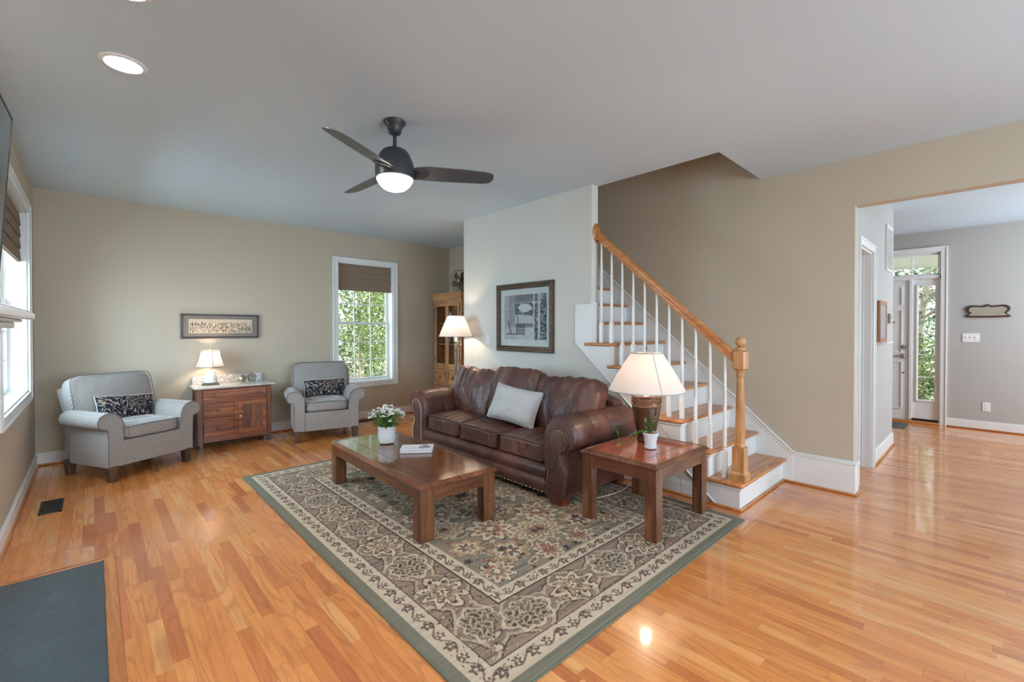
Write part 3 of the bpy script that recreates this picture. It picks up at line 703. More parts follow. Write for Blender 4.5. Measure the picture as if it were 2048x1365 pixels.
        for (f, amp, col) in seq: put(F & (rr < r * (f + amp * np.cos(n_ * th + ph))), col)
    for i in range(70):
        x0, y0, r = rg.random() * FW, rg.random() * FL, .010 + rg.random() * .014
        put(F & (np.hypot(U - x0, V - y0) < r * (1 + .35 * np.cos(5 * np.arctan2(V - y0, U - x0)))), (LT * .85, RUST, DARK, TAN)[i % 4])
    sp = vnoise(90, 90, 33); put((d > .075) & (sp > .9), DARK * 1.2); put((d > .075) & (sp < .07), LT)
    lines()
    img *= (.88 + .24 * stre[..., None]); img *= 1.12
    z = .009 * np.minimum(1, (d / .012)) + .0012 * (vnoise(80, 80, 41) - .5)
    co = np.stack([X - 2.16, Y - 2.91, z + .001], -1).reshape(-1, 3)
    i, j = np.meshgrid(np.arange(nx_), np.arange(ny_)); a = j * (nx_ + 1) + i
    q = np.stack([a, a + 1, a + nx_ + 2, a + nx_ + 1], -1).reshape(-1, 4)
    me = bpy.data.meshes.new('area_rug'); me.vertices.add(len(co)); me.vertices.foreach_set('co', co.astype(np.float32).ravel())
    me.loops.add(q.size); me.loops.foreach_set('vertex_index', q.astype(np.int32).ravel()); me.polygons.add(len(q))
    me.polygons.foreach_set('loop_start', np.arange(0, q.size, 4, dtype=np.int32)); me.update(calc_edges=True)
    at = me.attributes.new('paint', 'FLOAT_COLOR', 'POINT'); rgba = np.ones((len(co), 4), np.float32); rgba[:, :3] = np.clip(img.reshape(-1, 3), 0, 1); at.data.foreach_set('color', rgba.ravel())
    me.materials.append(M_RUG); me.shade_smooth() if hasattr(me, 'shade_smooth') else None
    o = bpy.data.objects.new('pile', me); COL.objects.link(o); o.parent = t
    b = B(); r = .004
    b.tube([(RX0, RY0, r), (RX1, RY0, r), (RX1, RY1, r), (RX0, RY1, r)], .0055, 6, closed=True)
    b.obj('edge_binding', plain('green_binding', c(104, 108, 92), .9), t, world=True)
make_rug()

def paint_grid(name, parent, axis, origin, wdir, hdir, w, h, img, mat):
    """flat printed sheet: img rows bottom->top, on origin + a*wdir + b*hdir"""
    ny_, nx_ = img.shape[0] - 1, img.shape[1] - 1
    o_, wd, hd = Vector(origin), Vector(wdir), Vector(hdir)
    b = B(); b.v = [o_ + wd * (w * i / nx_) + hd * (h * j / ny_) for j in range(ny_ + 1) for i in range(nx_ + 1)]
    b.f = [(j * (nx_ + 1) + i, j * (nx_ + 1) + i + 1, (j + 1) * (nx_ + 1) + i + 1, (j + 1) * (nx_ + 1) + i) for j in range(ny_) for i in range(nx_)]
    ob = b.obj(name, mat, parent, smooth=0, world=True)
    at = ob.data.attributes.new('paint', 'FLOAT_COLOR', 'POINT'); rg = np.ones(((nx_ + 1) * (ny_ + 1), 4), np.float32); rg[:, :3] = img.reshape(-1, 3); at.data.foreach_set('color', rg.ravel()); return ob

# ================================================================== TABLES
def leg_table(name, label, x0, x1, y0, y1, h, lw, rz, topm, frx, fry, inset, mir=False):
    cx, cy = (x0 + x1) / 2, (y0 + y1) / 2; t = thing(name, label, 'table', (cx, cy, .0), rz)
    hx, hy = (x1 - x0) / 2, (y1 - y0) / 2; g = .012
    for sx in (-1, 1):
        for sy in (-1, 1):
            b = B(); ax, ay = sx * (hx - g), sy * (hy - g); bx_, by_ = ax - sx * lw, ay - sy * lw; c_ = .022
            px = [(ax, ay), (ax, by_), (bx_ + sx * c_, by_), (bx_, by_ + sy * c_), (bx_, ay)]
            if sx * sy > 0: px.reverse()
            b.prism(px, 'z', .010, h - .03); b.obj('leg', M_DWZ, t, bevel=.004, loc=((ax + bx_) / 2, (ay + by_) / 2, 0))
    ap = .085; z0, z1 = h - .03 - ap, h - .03
    def bracket(L0, L1):   # apron outline with rounded corner brackets
        r = .022; p = [(L0, z1), (L0, z0 - r)]
        p += [(L0 + r - r * math.cos(a), z0 - r + r * math.sin(a)) for a in np.linspace(.3, pi / 2, 5)]
        p += [(L1 - r + r * math.cos(a), z0 - r + r * math.sin(a)) for a in np.linspace(pi / 2, .3, 5)]
        p += [(L1, z0 - r), (L1, z1)]; return p
    for s in (-1, 1):
        b = B(); ya = s * (hy - g - .004); b.prism(bracket(-hx + g + lw, hx - g - lw), 'y', ya, ya - s * .022); b.obj('apron', frx, t, loc=(0, ya, 0), smooth=0)
        b = B(); xa = s * (hx - g - .004); b.prism(bracket(-hy + g + lw, hy - g - lw), 'x', xa, xa - s * .022); b.obj('apron', fry, t, loc=(xa, 0, 0), smooth=0)
    # moulded frame round the top with mitred corners
    prof = [(0, 0), (0, .008), (.006, .014), (.016, .024), (.024, .029), (inset - .006, .029), (inset, .024), (inset, 0)]
    v = []; 
    for (q, z) in prof: v += [(-hx + q, -hy + q, h - .03 + z), (hx - q, -hy + q, h - .03 + z), (hx - q, hy - q, h - .03 + z), (-hx + q, hy - q, h - .03 + z)]
    f = []
    for i in range(len(prof)):
        j = (i + 1) % len(prof)
        for k in range(4): f.append((i * 4 + k, i * 4 + (k + 1) % 4, j * 4 + (k + 1) % 4, j * 4 + k))
    b = B(); b.add(v, f); b.obj('top_frame', topm[1], t, smooth=25)
    b = B(); b.box(-hx + inset, -hy + inset, h - .025, hx - inset, hy - inset, h - .0035); pn = b.obj('top_panel', topm[0], t, bevel=.002)
    b = B(); q = .006; i2 = inset + .10; z = h - .0035
    for (a0, b0, a1, b1) in ((-hx + i2, -hy + i2, hx - i2, -hy + i2 + q), (-hx + i2, hy - i2 - q, hx - i2, hy - i2), (-hx + i2, -hy + i2, -hx + i2 + q, hy - i2), (hx - i2 - q, -hy + i2, hx - i2, hy - i2)): b.box(a0, b0, z - .002, a1, b1, z + .0004)
    b.obj('inlay_line', plain('dark_inlay_' + name, c(56, 28, 16), .25), pn)
    return t
TH = .378
leg_table('coffee_table', 'long low walnut-toned coffee table standing on the rug before the sofa', 1.49, 2.11, 2.395, 3.95, TH, .10, R(-1.6), (M_TOP1, M_TOP1), M_DWX, M_DWY, .045)
EH = .500
leg_table('end_table', 'square oak end table with glossy red-brown top at the sofa arm', 2.545, 3.295, 1.41, 2.01, EH, .082, 0, (M_TOP2, M_DWX), M_DWX, M_DWY, .04)

# ================================================================== SOFA
sofa = thing('leather_sofa', 'brown leather three-seat sofa with rolled arms and brass nailheads', 'sofa', (2.98, 3.238, 0))
YC = 3.238
b = B(); b.box(2.62, 2.26, .06, 3.36, 4.22, .29); b.obj('seat_base', M_LEATHER, sofa, world=True, bevel=.02)
fr = [(2.70, .065), (2.575, .065), (2.560, .085), (2.548, .12), (2.552, .155), (2.570, .176), (2.572, .182), (2.560, .195), (2.552, .225), (2.556, .262), (2.575, .288), (2.62, .295), (2.70, .29)]
b = B(); b.prism(fr, 'y', 2.355, 4.121); fro = b.obj('front_rail', M_LEATHER, sofa, world=True, smooth=50)
b = B(); b.ball(0, 0, 0, .0075, 8, 6); nh0 = b.obj('nailhead', M_NAIL, fro); nh0.location = Vector((2.562, 2.40, .078)) - sofa.location
for i in range(1, 40):
    nh = nh0.copy(); COL.objects.link(nh); nh.location = Vector((2.562, 2.40 + i * .0435, .078)) - sofa.location
def arm_profile(m, g=0.0):
    """(y,z) outline of the near arm; m=-1 mirrors it for the far arm; g grows it"""
    p = [(.853 + .0, .10), (.857, .30), (.850, .44), (.858, .53), (.885, .61), (.93, .665), (.985, .69), (1.045, .690), (1.10, .668), (1.145, .625), (1.168, .57), (1.165, .51), (1.14, .465), (1.10, .445), (1.075, .425), (1.072, .36), (1.085, .27), (1.08, .18), (1.055, .10), (1.045, .065), (.90, .065)]
    return [(YC - m * q, z) for q, z in p]
def panel_profile(m):
    p = [(.900, .065), (.905, .25), (.903, .40), (.905, .47), (.925, .545), (.965, .588), (1.01, .598), (1.055, .585), (1.09, .545), (1.095, .50), (1.075, .455), (1.045, .43), (1.035, .41), (1.04, .36), (1.075, .30), (1.085, .25), (1.075, .17), (1.045, .065)]
    return [(YC - m * q, z) for q, z in p]
def smooth_closed(p, n=4):
    out = []; L = len(p)
    for i in range(L):
        p0, p1, p2, p3 = p[i - 1], p[i], p[(i + 1) % L], p[(i + 2) % L]
        for k in range(n):
            t = k / n
            out.append(tuple(.5 * ((2 * p1[a]) + (-p0[a] + p2[a]) * t + (2 * p0[a] - 5 * p1[a] + 4 * p2[a] - p3[a]) * t * t + (-p0[a] + 3 * p1[a] - 3 * p2[a] + p3[a]) * t ** 3) for a in range(2)))
    return out
for m in (1, -1):
    pr = smooth_closed(arm_profile(m), 3); n = len(pr); cy = YC - m * .985; cz = .42
    xs = [(2.562, .93), (2.572, .975), (2.60, 1.0), (2.80, 1.0), (2.805, .992), (2.815, .992), (2.82, 1.0), (3.02, 1.0), (3.025, .992), (3.035, .992), (3.04, 1.0), (3.34, 1.0), (3.40, .99), (3.42, .93)]
    v = []
    for (x, k) in xs:
        for (y, z) in pr: v.append((x, cy + (y - cy) * (1 - (1 - k) * .9), cz + (z - cz) * (1 - (1 - k) * .7)))
    f = [(j * n + i, j * n + (i + 1) % n, (j + 1) * n + (i + 1) % n, (j + 1) * n + i) for j in range(len(xs) - 1) for i in range(n)] + [tuple(range(n)), tuple(range((len(xs) - 1) * n, len(xs) * n))]
    b = B(); b.add(v, f); arm = b.obj('arm', M_LEATHER, sofa, world=True, smooth=60)
    bpy.context.view_layer.update()
    pp = smooth_closed(panel_profile(m), 4); n = len(pp); cy2 = YC - m * .985
    v = []
    for (x, k) in ((2.565, 1.0), (2.553, 1.0), (2.549, .94), (2.545, .8), (2.542, .4)):
        for (y, z) in pp: v.append((x, cy2 + (y - cy2) * k, .33 + (z - .33) * (1 - (1 - k) * .8)))
    f = [(j * n + i, j * n + (i + 1) % n, (j + 1) * n + (i + 1) % n, (j + 1) * n + i) for j in range(4) for i in range(n)] + [tuple(range(4 * n, 5 * n)), tuple(range(n))]
    b = B(); b.add(v, f); pa = b.obj('arm_front_panel', M_LEATHER, sofa, world=True, smooth=50)
    # gathered welt round the panel
    b = B(); b.tube([(2.560, cy2 + (y - cy2) * 1.05, .33 + (z - .33) * 1.03) for (y, z) in pp if z > .09], .009, 8); b.obj('welt', M_LEATHER, pa, world=True)
    b = B(); acc = 0; last = None
    for i in range(len(pp)):
        (y0, z0), (y1, z1) = pp[i], pp[(i + 1) % n]; L = math.hypot(y1 - y0, z1 - z0); s_ = 0
        while acc <= L:
            t_ = acc / L; y_, z_ = y0 + (y1 - y0) * t_, z0 + (z1 - z0) * t_
            if z_ > .075: b.ball(2.549, cy2 + (y_ - cy2) * .965, .33 + (z_ - .33) * .98, .0048, 6, 4)
            acc += .0135
        acc -= L
    b.obj('nailhead_trim', M_NAIL, pa, world=True, kind='stuff')
    for (x0, x1) in ((2.555, 2.67), (3.29, 3.40)):
        b = B(); ya, yb_ = YC - m * 1.045, YC - m * .905; ya, yb_ = min(ya, yb_), max(ya, yb_); q = .012
        b.add([(x0 + q, ya + q, .010), (x1 - q, ya + q, .010), (x1 - q, yb_ - q, .010), (x0 + q, yb_ - q, .010), (x0, ya, .068), (x1, ya, .068), (x1, yb_, .068), (x0, yb_, .068)], [(0, 3, 2, 1), (4, 5, 6, 7), (0, 1, 5, 4), (1, 2, 6, 5), (2, 3, 7, 6), (3, 0, 4, 7)])
        b.obj('foot', M_FOOT, sofa, world=True, bevel=.004)
# back frame with raised centre
def topz(y):
    a = abs(y - YC); return .80 + .065 * (.5 + .5 * math.cos(min(1, a / .95) * pi)) - .06 * max(0, (a - .82) / .2) ** 1
b = B(); ny_ = 40; rows = []
sec = [(3.20, .10), (3.19, .45), (3.235, .72), (3.262, .97), (3.30, 1.0), (3.36, 1.0), (3.40, .96), (3.425, .75), (3.43, .40), (3.42, .06)]
for i in range(ny_ + 1):
    y = YC - 1.02 + 2.04 * i / ny_; tz = topz(y)
    for (x, k) in sec: rows.append((x, y, (k * tz if k > .3 else k)))
n = len(sec); f = [(i * n + k, i * n + k + 1, (i + 1) * n + k + 1, (i + 1) * n + k) for i in range(ny_) for k in range(n - 1)] + [(i * n + n - 1, i * n, (i + 1) * n, (i + 1) * n + n - 1) for i in range(ny_)] + [tuple(range(n)), tuple(range(ny_ * n, ny_ * n + n))]
b.add(rows, f); b.obj('back_frame', M_LEATHER, sofa, world=True, smooth=50)
for i in range(3):
    y = YC + (i - 1) * .568
    b = B(); b.cushion((.335, .2835, .090), n=11, puff=.16, seg=44, wr=.010, wk=(4, 16, 5), seed=i + 1, mtx=T(2.905, y, .378, ry=R(-1.5)))
    so = b.obj('seat_cushion', M_LEATHER, sofa, world=True, smooth=180)
    b = B(); b.tube([(2.577, y - .268, .442), (2.575, y - .14, .449), (2.574, y, .451), (2.575, y + .14, .449), (2.577, y + .268, .442)], .006, 8)
    b.tube([(2.577, y - .262, .312), (2.577, y + .262, .312)], .005, 8)
    b.obj('piping', M_LEATHER, so, world=True)
for i in range(3):
    y = YC + (i - 1) * .662; hz = .262 if i == 1 else .250; zc = .700 if i == 1 else .672
    b = B(); b.cushion((.118, .358 if i != 1 else .318, hz), n=7.5, puff=.34, seg=48, wr=.017, wk=(4, 12, 4.5), seed=i + 5, thin=0, mtx=T(3.085, y, zc, ry=R(17)) @ Matrix.Rotation(R((i - 1) * 2.5), 4, 'X'))
    bo = b.obj('back_cushion', M_LEATHER, sofa, world=True, smooth=180)
# ---- throw pillow with tassels
def lumbar(name, label, loc, rot, half, mat, backmat=None, cat='pillow', group=None, tassels=None, piping=None, n=3.2, puff=.62):
    t = thing(name, label, cat, loc, rot=rot, group=group); pin = .09 if tassels else .04; K = 30
    def pil(sgn, k=1.0, dy=0):
        def fn(a_, c_):
            u, v = 2 * a_ - 1, 2 * c_ - 1; e = max(0, (1 - u ** 4) * (1 - v ** 4)) ** .55
            h = .5 * mnoise.noise(Vector((u * 2.4, v * 2, sgn * 3))) + .3 * mnoise.noise(Vector((u * 6, v * 5, sgn)))
            return Vector((half[0] * k * u * (1 - pin * (1 - v * v)), dy + sgn * half[1] * e * (1 + .22 * h), half[2] * k * v * (1 - pin * (1 - u * u))))
        return fn
    b = B(); b.grid(pil(-1), K, K); n0 = len(b.f); b.grid(pil(1), K, K); b.f = b.f[:n0] + [tuple(reversed(q)) for q in b.f[n0:]]; b.obj('cover', mat, t, smooth=180)
    if backmat:
        b = B(); b.grid(pil(1, .985, .035), K, K); b.f = [tuple(reversed(q)) for q in b.f]; b.obj('back_panel', backmat, t, smooth=180)
    if piping:
        pts = []
        for (ax, sg_) in ((0, 1), (1, 1), (0, -1), (1, -1)):
            for q in np.linspace(-1, 1, 14)[:-1]:
                u, v = (q, -1 * sg_) if ax == 0 else (1 * sg_, q)
                if sg_ < 0: u, v = (-q, 1) if ax == 0 else (-1, -q)
                pts.append((half[0] * u * (1 - pin * (1 - v * v)), 0, half[2] * v * (1 - pin * (1 - u * u))))
        b = B(); b.tube(pts, .005, 6, closed=True); b.obj('piping', piping, t)
    if tassels:
        for (sx, sz) in tassels:
            b = B(); cx_, cz_ = sx * half[0] * .97, sz * half[2] * .97
            b.ball(cx_, 0, cz_, .018, 10, 8)
            for k in range(22):
                a = 2 * pi * k / 22; dx, dy = math.cos(a) * .022, math.sin(a) * .018
                b.tube([(cx_, 0, cz_), (cx_ + sx * .012 + dx * .6, dy * .7, cz_ - .012), (cx_ + sx * .020 + dx, dy, cz_ - .05)], [.004, .004, .003], 4)
            b.obj('tassel', M_BLACK, t)
    return t

# ================================================================== ARMCHAIRS
def armchair(label, loc, rz):
    t = thing('upholstered_armchair', label, 'armchair', loc, rz, group='matching grey woven armchairs')
    f = M_CHAIRF
    b = B(); b.box(-.25, .015, .13, .25, .66, .35); b.obj('seat_base', f, t, bevel=.012)
    b = B(); b.box(-.252, .004, .13, .252, .018, .205); b.box(-.252, .006, .205, .252, .018, .35); b.obj('front_band', f, t, bevel=.004)
    for m in (-1, 1):
        p = [(.250, .13), (.250, .42), (.252, .50), (.268, .555), (.30, .592), (.345, .612), (.395, .610), (.432, .585), (.447, .545), (.440, .505), (.412, .478), (.385, .474), (.372, .462), (.368, .40), (.365, .13)]
        pr = [(m * q, z) for q, z in p]; n = len(pr); v = []
        for (y, k) in ((0, .985), (.006, 1), (.53, 1), (.55, .97)):
            for (x, z) in pr: v.append((m * .33 + (x - m * .33) * k, y, .4 + (z - .4) * (1 - (1 - k) * .6)))
        b = B(); b.add(v, [(j * n + i, j * n + (i + 1) % n, (j + 1) * n + (i + 1) % n, (j + 1) * n + i) for j in range(3) for i in range(n)] + [tuple(range(n)), tuple(range(3 * n, 4 * n))])
        ao = b.obj('arm', f, t, smooth=40)
        b = B(); b.tube([(m * .33 + (x - m * .33) * 1.0, -.001, z) for x, z in pr[1:]], .004, 6); b.obj('piping', M_PIPING, ao)
    for (x, y, ht) in ((-.325, .035, .14), (.325, .035, .14), (-.32, .63, .14), (.32, .63, .14)):
        b = B(); a_, c_ = .036, .027
        b.add([(x + sx * w_, y + sy * w_, z_) for (w_, z_) in ((c_, 0.002), (a_, ht)) for (sx, sy) in ((-1, -1), (1, -1), (1, 1), (-1, 1))], [(0, 3, 2, 1), (4, 5, 6, 7), (0, 1, 5, 4), (1, 2, 6, 5), (2, 3, 7, 6), (3, 0, 4, 7)])
        b.obj('leg', M_LEG, t, bevel=.003)
    b = B(); b.cushion((.247, .305, .072), n=7, puff=.12, seg=26, wr=.003, seed=3, mtx=T(0, .300, .418)); so = b.obj('seat_cushion', f, t, smooth=180)
    b = B(); b.tube([(-.232, -.001, .467), (0, -.006, .474), (.232, -.001, .467), (.243, .1, .468)], .004, 6); b.obj('piping', M_PIPING, so)
    # back: outer frame plus box cushion leaning back
    b = B(); b.box(-.33, .60, .13, .33, .70, .50); b.add([(-.33, .60, .5), (.33, .60, .5), (.33, .70, .5), (-.33, .70, .5), (-.34, .735, .80), (.34, .735, .80), (.34, .80, .78), (-.34, .80, .78)], [(0, 1, 5, 4), (1, 2, 6, 5), (2, 3, 7, 6), (3, 0, 4, 7), (4, 5, 6, 7)]); b.obj('back_frame', f, t, bevel=.012)
    b = B(); b.cushion((.350, .095, .245), n=6, puff=.22, seg=30, wr=.004, seed=6, thin=1, mtx=T(0, .615, .665, rx=R(-15)))
    bo = b.obj('back_cushion', f, t, smooth=180)
    b = B(); mt = T(0, .615, .665, rx=R(-15)); pts = []
    for i in range(64):
        a = 2 * pi * i / 64; ca, sa = math.cos(a), math.sin(a); L = (abs(ca) ** 9 + abs(sa) ** 9) ** (1 / 9); pts.append((.343 * ca / L, -.078, .238 * sa / L))
    b.tube(pts, .004, 6, closed=True, mtx=mt); b.obj('piping', M_PIPING, bo)
    return t
CH1 = ((.42, 5.43, 0), R(28)); CH2 = ((2.08, 5.515, 0), R(-13))
armchair('grey woven armchair in the left corner under the side window', *CH1)
armchair('grey woven armchair between the wooden washstand and the back window', *CH2)
for (loc, rz), lab in ((CH1, 'navy floral lumbar pillow lying on the corner armchair'), (CH2, 'navy floral lumbar pillow upright on the armchair beside the window')):
    tilt = R(4) if rz > 0 else R(-1)
    off = Matrix.Rotation(rz, 4, 'Z') @ Vector((.035, .445, 0))
    lumbar('floral_lumbar_pillow', lab, (loc[0] + off.x, loc[1] + off.y, .585), (R(-20), tilt, rz), (.255, .062, .118), M_FLORAL, piping=M_LINEN, group='matching navy floral lumbar pillows')
lumbar('lumbar_pillow', 'light grey linen pillow with black corner tassels on the leather sofa', (2.88, 3.045, .640), (R(-24), R(6), R(-82)), (.285, .085, .180), M_LINEN, M_NAVY, tassels=[(-1, -1), (1, 1), (1, -1)])

# ================================================================== WASHSTAND
ws = thing('washstand', 'antique wooden washstand with marble top against the back wall', 'chest', (1.21, 6.2, 0))
WX0, WX1, WY0, WY1, WH = .845, 1.595, 6.02, 6.385, .700
for x in (WX0, WX1 - .05):
    for y in (WY0, WY1 - .045): b = B(); b.box(x, y, .045, x + .05, y + .045, WH - .022); b.obj('corner_post', M_WASHZ, ws, world=True, bevel=.004)
b = B(); b.box(WX0 + .012, WY0 + .03, .07, WX0 + .03, WY1 - .02, WH - .03); b.box(WX1 - .03, WY0 + .03, .07, WX1 - .012, WY1 - .02, WH - .03); b.obj('side_panel', M_WASHZ, ws, world=True)
b = B(); b.box(WX0 + .05, WY0 + .012, .07, WX1 - .05, WY1 - .02, WH - .022); b.obj('case', M_WASHZ, ws, world=True)
b = B()
for (x0, z0, x1, z1) in ((WX0 + .05, .07, WX1 - .05, .125), (WX0 + .05, .515, WX1 - .05, .530), (WX0 + .05, .665, WX1 - .05, .68), (1.205, .125, 1.235, .515), (WX0 + .05, .315, 1.205, .335)): b.box(x0, WY0 + .004, z0, x1, WY0 + .03, z1)
b.obj('front_rails', M_WASH, ws, world=True, bevel=.002)
M_KNOB = plain('turned_wood_knob', c(96, 54, 40), .35, coat=.3)
def knob(o, x, y, z, r=.018, m=M_KNOB, axis='y'):
    b = B(); b.lathe([(r * .45, 0), (r * .45, .012), (r * .95, .016), (r, .024), (r * .8, .032), (1e-5, .034)], mtx=T(x, y, z, rx=pi / 2) if axis == 'y' else T(x, y, z, ry=-pi / 2), seg=16); return b.obj('knob', m, o, world=True)
for (x0, x1, z0, z1, ks) in ((WX0 + .055, WX1 - .055, .532, .663, (.985, 1.45)), (WX0 + .055, 1.20, .338, .512, (1.04,)), (WX0 + .055, 1.20, .128, .312, (1.04,))):
    b = B(); b.box(x0, WY0 + .0, z0, x1, WY0 + .02, z1); h = (z1 - z0); b.box(x0, WY0 - .006, z0 + h * .12, x1, WY0 + .01, z0 + h * .30); b.box(x0, WY0 - .006, z0 + h * .70, x1, WY0 + .01, z1 - h * .06)
    dr = b.obj('drawer', M_WASH, ws, world=True, bevel=.004)
    for k in ks: knob(dr, k, WY0 - .001, (z0 + z1) / 2)
b = B(); X0_, X1_, z0, z1 = 1.238, WX1 - .053, .128, .512
b.box(X0_, WY0 - .002, z0, X0_ + .05, WY0 + .02, z1); b.box(X1_ - .05, WY0 - .002, z0, X1_, WY0 + .02, z1); b.box(X0_ + .05, WY0 - .002, z0, X1_ - .05, WY0 + .02, z0 + .05); b.box(X0_ + .05, WY0 - .002, z1 - .05, X1_ - .05, WY0 + .02, z1)
do = b.obj('door', M_WASH, ws, world=True, bevel=.003)
b = B(); b.box(X0_ + .045, WY0 + .008, z0 + .045, X1_ - .045, WY0 + .014, z1 - .045); b.obj('door_panel', M_WASHZ, do, world=True)
knob(do, X0_ + .022, WY0 - .003, .335, .012, plain('porcelain_knob', c(190, 176, 164), .3))
b = B(); b.lathe([(.006, 0), (.006, .004)], mtx=T(X0_ + .022, WY0 - .002, .375, rx=pi / 2), seg=10); b.obj('keyhole', M_BLACK, do, world=True)
for x in (WX0 + .01, WX1 - .05):
    for y in (WY0 - .012, WY1 - .05): b = B(); b.box(x, y, 0, x + .05, y + .055, .012); b.box(x + .01, y + .014, .01, x + .04, y + .044, .05); b.obj('foot_block', M_LEG, ws, world=True)
b = B(); b.box(WX0 - .035, WY0 - .04, WH - .022, WX1 + .035, 6.402, WH); b.obj('marble_top', M_MARBLE, ws, world=True, bevel=.008, bseg=3, label='white marble top')
b = B(); b.box(WX0 + .0, 6.378, WH, WX1 - .02, 6.40, WH + .098); b.obj('marble_backsplash', M_MARBLE, ws, world=True, bevel=.005)

def light_bulb(parent, loc, e, col=(1, .78, .56), r=.03):
    d = bpy.data.lights.new('bulb_light', 'POINT'); d.energy = e; d.color = col; d.shadow_soft_size = r
    o = bpy.data.objects.new('bulb_light', d); COL.objects.link(o); o.location = loc; o.parent = parent; return o
# ---- small lamp on washstand
L1 = (1.005, 6.235, WH)
t = thing('table_lamp', 'small white glass table lamp with fluted shade on the marble washstand', 'lamp', L1)
b = B(); w_ = .075
b.box(-.082, -.06, 0, .082, .06, .012); b.box(-.072, -.052, .012, .072, .052, .024); b.obj('metal_base', M_PEWTER, t, bevel=.004)
b = B(); b.lathe([(.030, .024), (.066, .028), (.070, .045), (.066, .075), (.056, .11), (.046, .14), (.036, .165), (.02, .176), (.012, .18)], seg=28); b.obj('body', plain('white_milk_glass', c(226, 226, 228), .15, coat=.5), t)
b = B(); b.lathe([(.012, .176), (.014, .186), (.010, .196), (.006, .20), (.006, .235)], seg=14); b.lathe([(.012, .235), (.012, .28)], seg=12); b.obj('socket', M_BRASS, t)
nseg = 6; b = B(); prof = [(.150, .215), (.140, .235), (.125, .275), (.112, .32), (.102, .37), (.097, .402)]; ring = []
def hexr(r, a):  # softly six-sided with waisted corners
    k = math.cos(pi / 6) / math.cos(((a + pi / 6) % (pi / 3)) - pi / 6); return r * (.5 + .5 * k)
v = []; sg = 48
for (r, z) in prof:
    for i in range(sg): a = 2 * pi * i / sg; v.append((hexr(r, a) * math.cos(a), hexr(r, a) * math.sin(a), z))
b.add(v, [(j * sg + i, j * sg + (i + 1) % sg, (j + 1) * sg + (i + 1) % sg, (j + 1) * sg + i) for j in range(len(prof) - 1) for i in range(sg)])
sh = b.obj('lamp_shade', M_SHADE, t, smooth=180)
b = B()
for k in range(6):
    a = 2 * pi * k / 6 + pi / 6; b.tube([(hexr(r, a) * 1.01 * math.cos(a), hexr(r, a) * 1.01 * math.sin(a), z) for (r, z) in prof], .003, 6)
for (r, z) in (prof[0], prof[-1]): b.tube([(hexr(r, 2 * pi * i / sg) * math.cos(2 * pi * i / sg), hexr(r, 2 * pi * i / sg) * math.sin(2 * pi * i / sg), z) for i in range(sg)], .004, 6, closed=True)
b.obj('shade_trim', plain('shade_cord_trim', c(150, 140, 130), .8), sh)
b = B(); b.lathe([(.003, .28), (.003, .41), (.008, .413), (.008, .42), (1e-5, .426)], seg=10); b.obj('finial', M_BRASS, t)
light_bulb(t, (0, 0, .315), 4)

# ---- twin alarm clocks
def clock(label, x, y, r, rz):
    t = thing('alarm_clock', label, 'clock', (x, y, WH), rz, group='two round bell alarm clocks')
    m = plain('aged_silver', c(150, 148, 140), .35, .8)
    b = B(); mt = T(0, 0, r + .012, rx=pi / 2); b.lathe([(r * .9, -.022), (r, -.018), (r, .018), (r * .93, .024), (r * .88, .02)], mtx=mt, seg=28); b.obj('case', m, t)
    b = B(); b.lathe([(1e-5, .0205), (r * .9, .0205)], mtx=mt, seg=28); fo = b.obj('dial', plain('cream_dial', c(206, 196, 176), .5), t)
    b = B()
    for k in range(12):
        a = 2 * pi * k / 12; b.box(r * .68, -.022, -.0025, r * .82, -.0215, .0025, T(0, 0, r + .012) @ Matrix.Rotation(a, 4, 'Y'))
    b.box(0, -.0235, -.002, r * .45, -.0225, .002, T(0, 0, r + .012) @ Matrix.Rotation(R(-50), 4, 'Y')); b.box(0, -.0235, -.0015, r * .65, -.0225, .0015, T(0, 0, r + .012) @ Matrix.Rotation(R(-130), 4, 'Y'))
    b.obj('numerals_and_hands', M_BLACK, fo)
    for s in (-1, 1):
        b = B(); b.tube([(s * r * .55, 0, .03), (s * r * .7, 0, .003)], .004, 6); b.obj('foot', m, t)
    b = B(); b.tube([(math.sin(a) * .012, 0, 2 * r + .022 + math.cos(a) * .012) for a in np.linspace(0, 2 * pi, 12, endpoint=False)], .0025, 5, closed=True); b.tube([(0, 0, 2 * r + .005), (0, 0, 2 * r + .018)], .004, 6); b.obj('hanging_loop', m, t)
clock('small round alarm clock, left of the pair on the washstand', 1.318, 6.17, .040, R(35))
clock('larger round alarm clock, right of the pair on the washstand', 1.425, 6.20, .049, R(10))

# ================================================================== PICTURES
def frame_on_wall(t, axis, face, nrm, a0, a1, z0, z1, w, dep, mat, lips=True):
    """mitred picture frame; face plane, sticking out along nrm"""
    prof = [(0, 0), (0, dep * .8), (w * .15, dep), (w * .4, dep), (w * .55, dep * .7), (w * .85, dep * .75), (w, dep * .5), (w, 0)]
    v = []
    for (q, h) in prof:
        p = face + nrm * h
        for (a, z) in ((a0 + q, z0 + q), (a1 - q, z0 + q), (a1 - q, z1 - q), (a0 + q, z1 - q)): v.append((p, a, z) if axis == 'y' else (a, p, z))
    f = []
    for i in range(len(prof)):
        j = (i + 1) % len(prof)
        for k in range(4): f.append((i * 4 + k, i * 4 + (k + 1) % 4, j * 4 + (k + 1) % 4, j * 4 + k))
    b = B(); b.add(v, f); return b.obj('frame', mat, t, smooth=20, world=True)
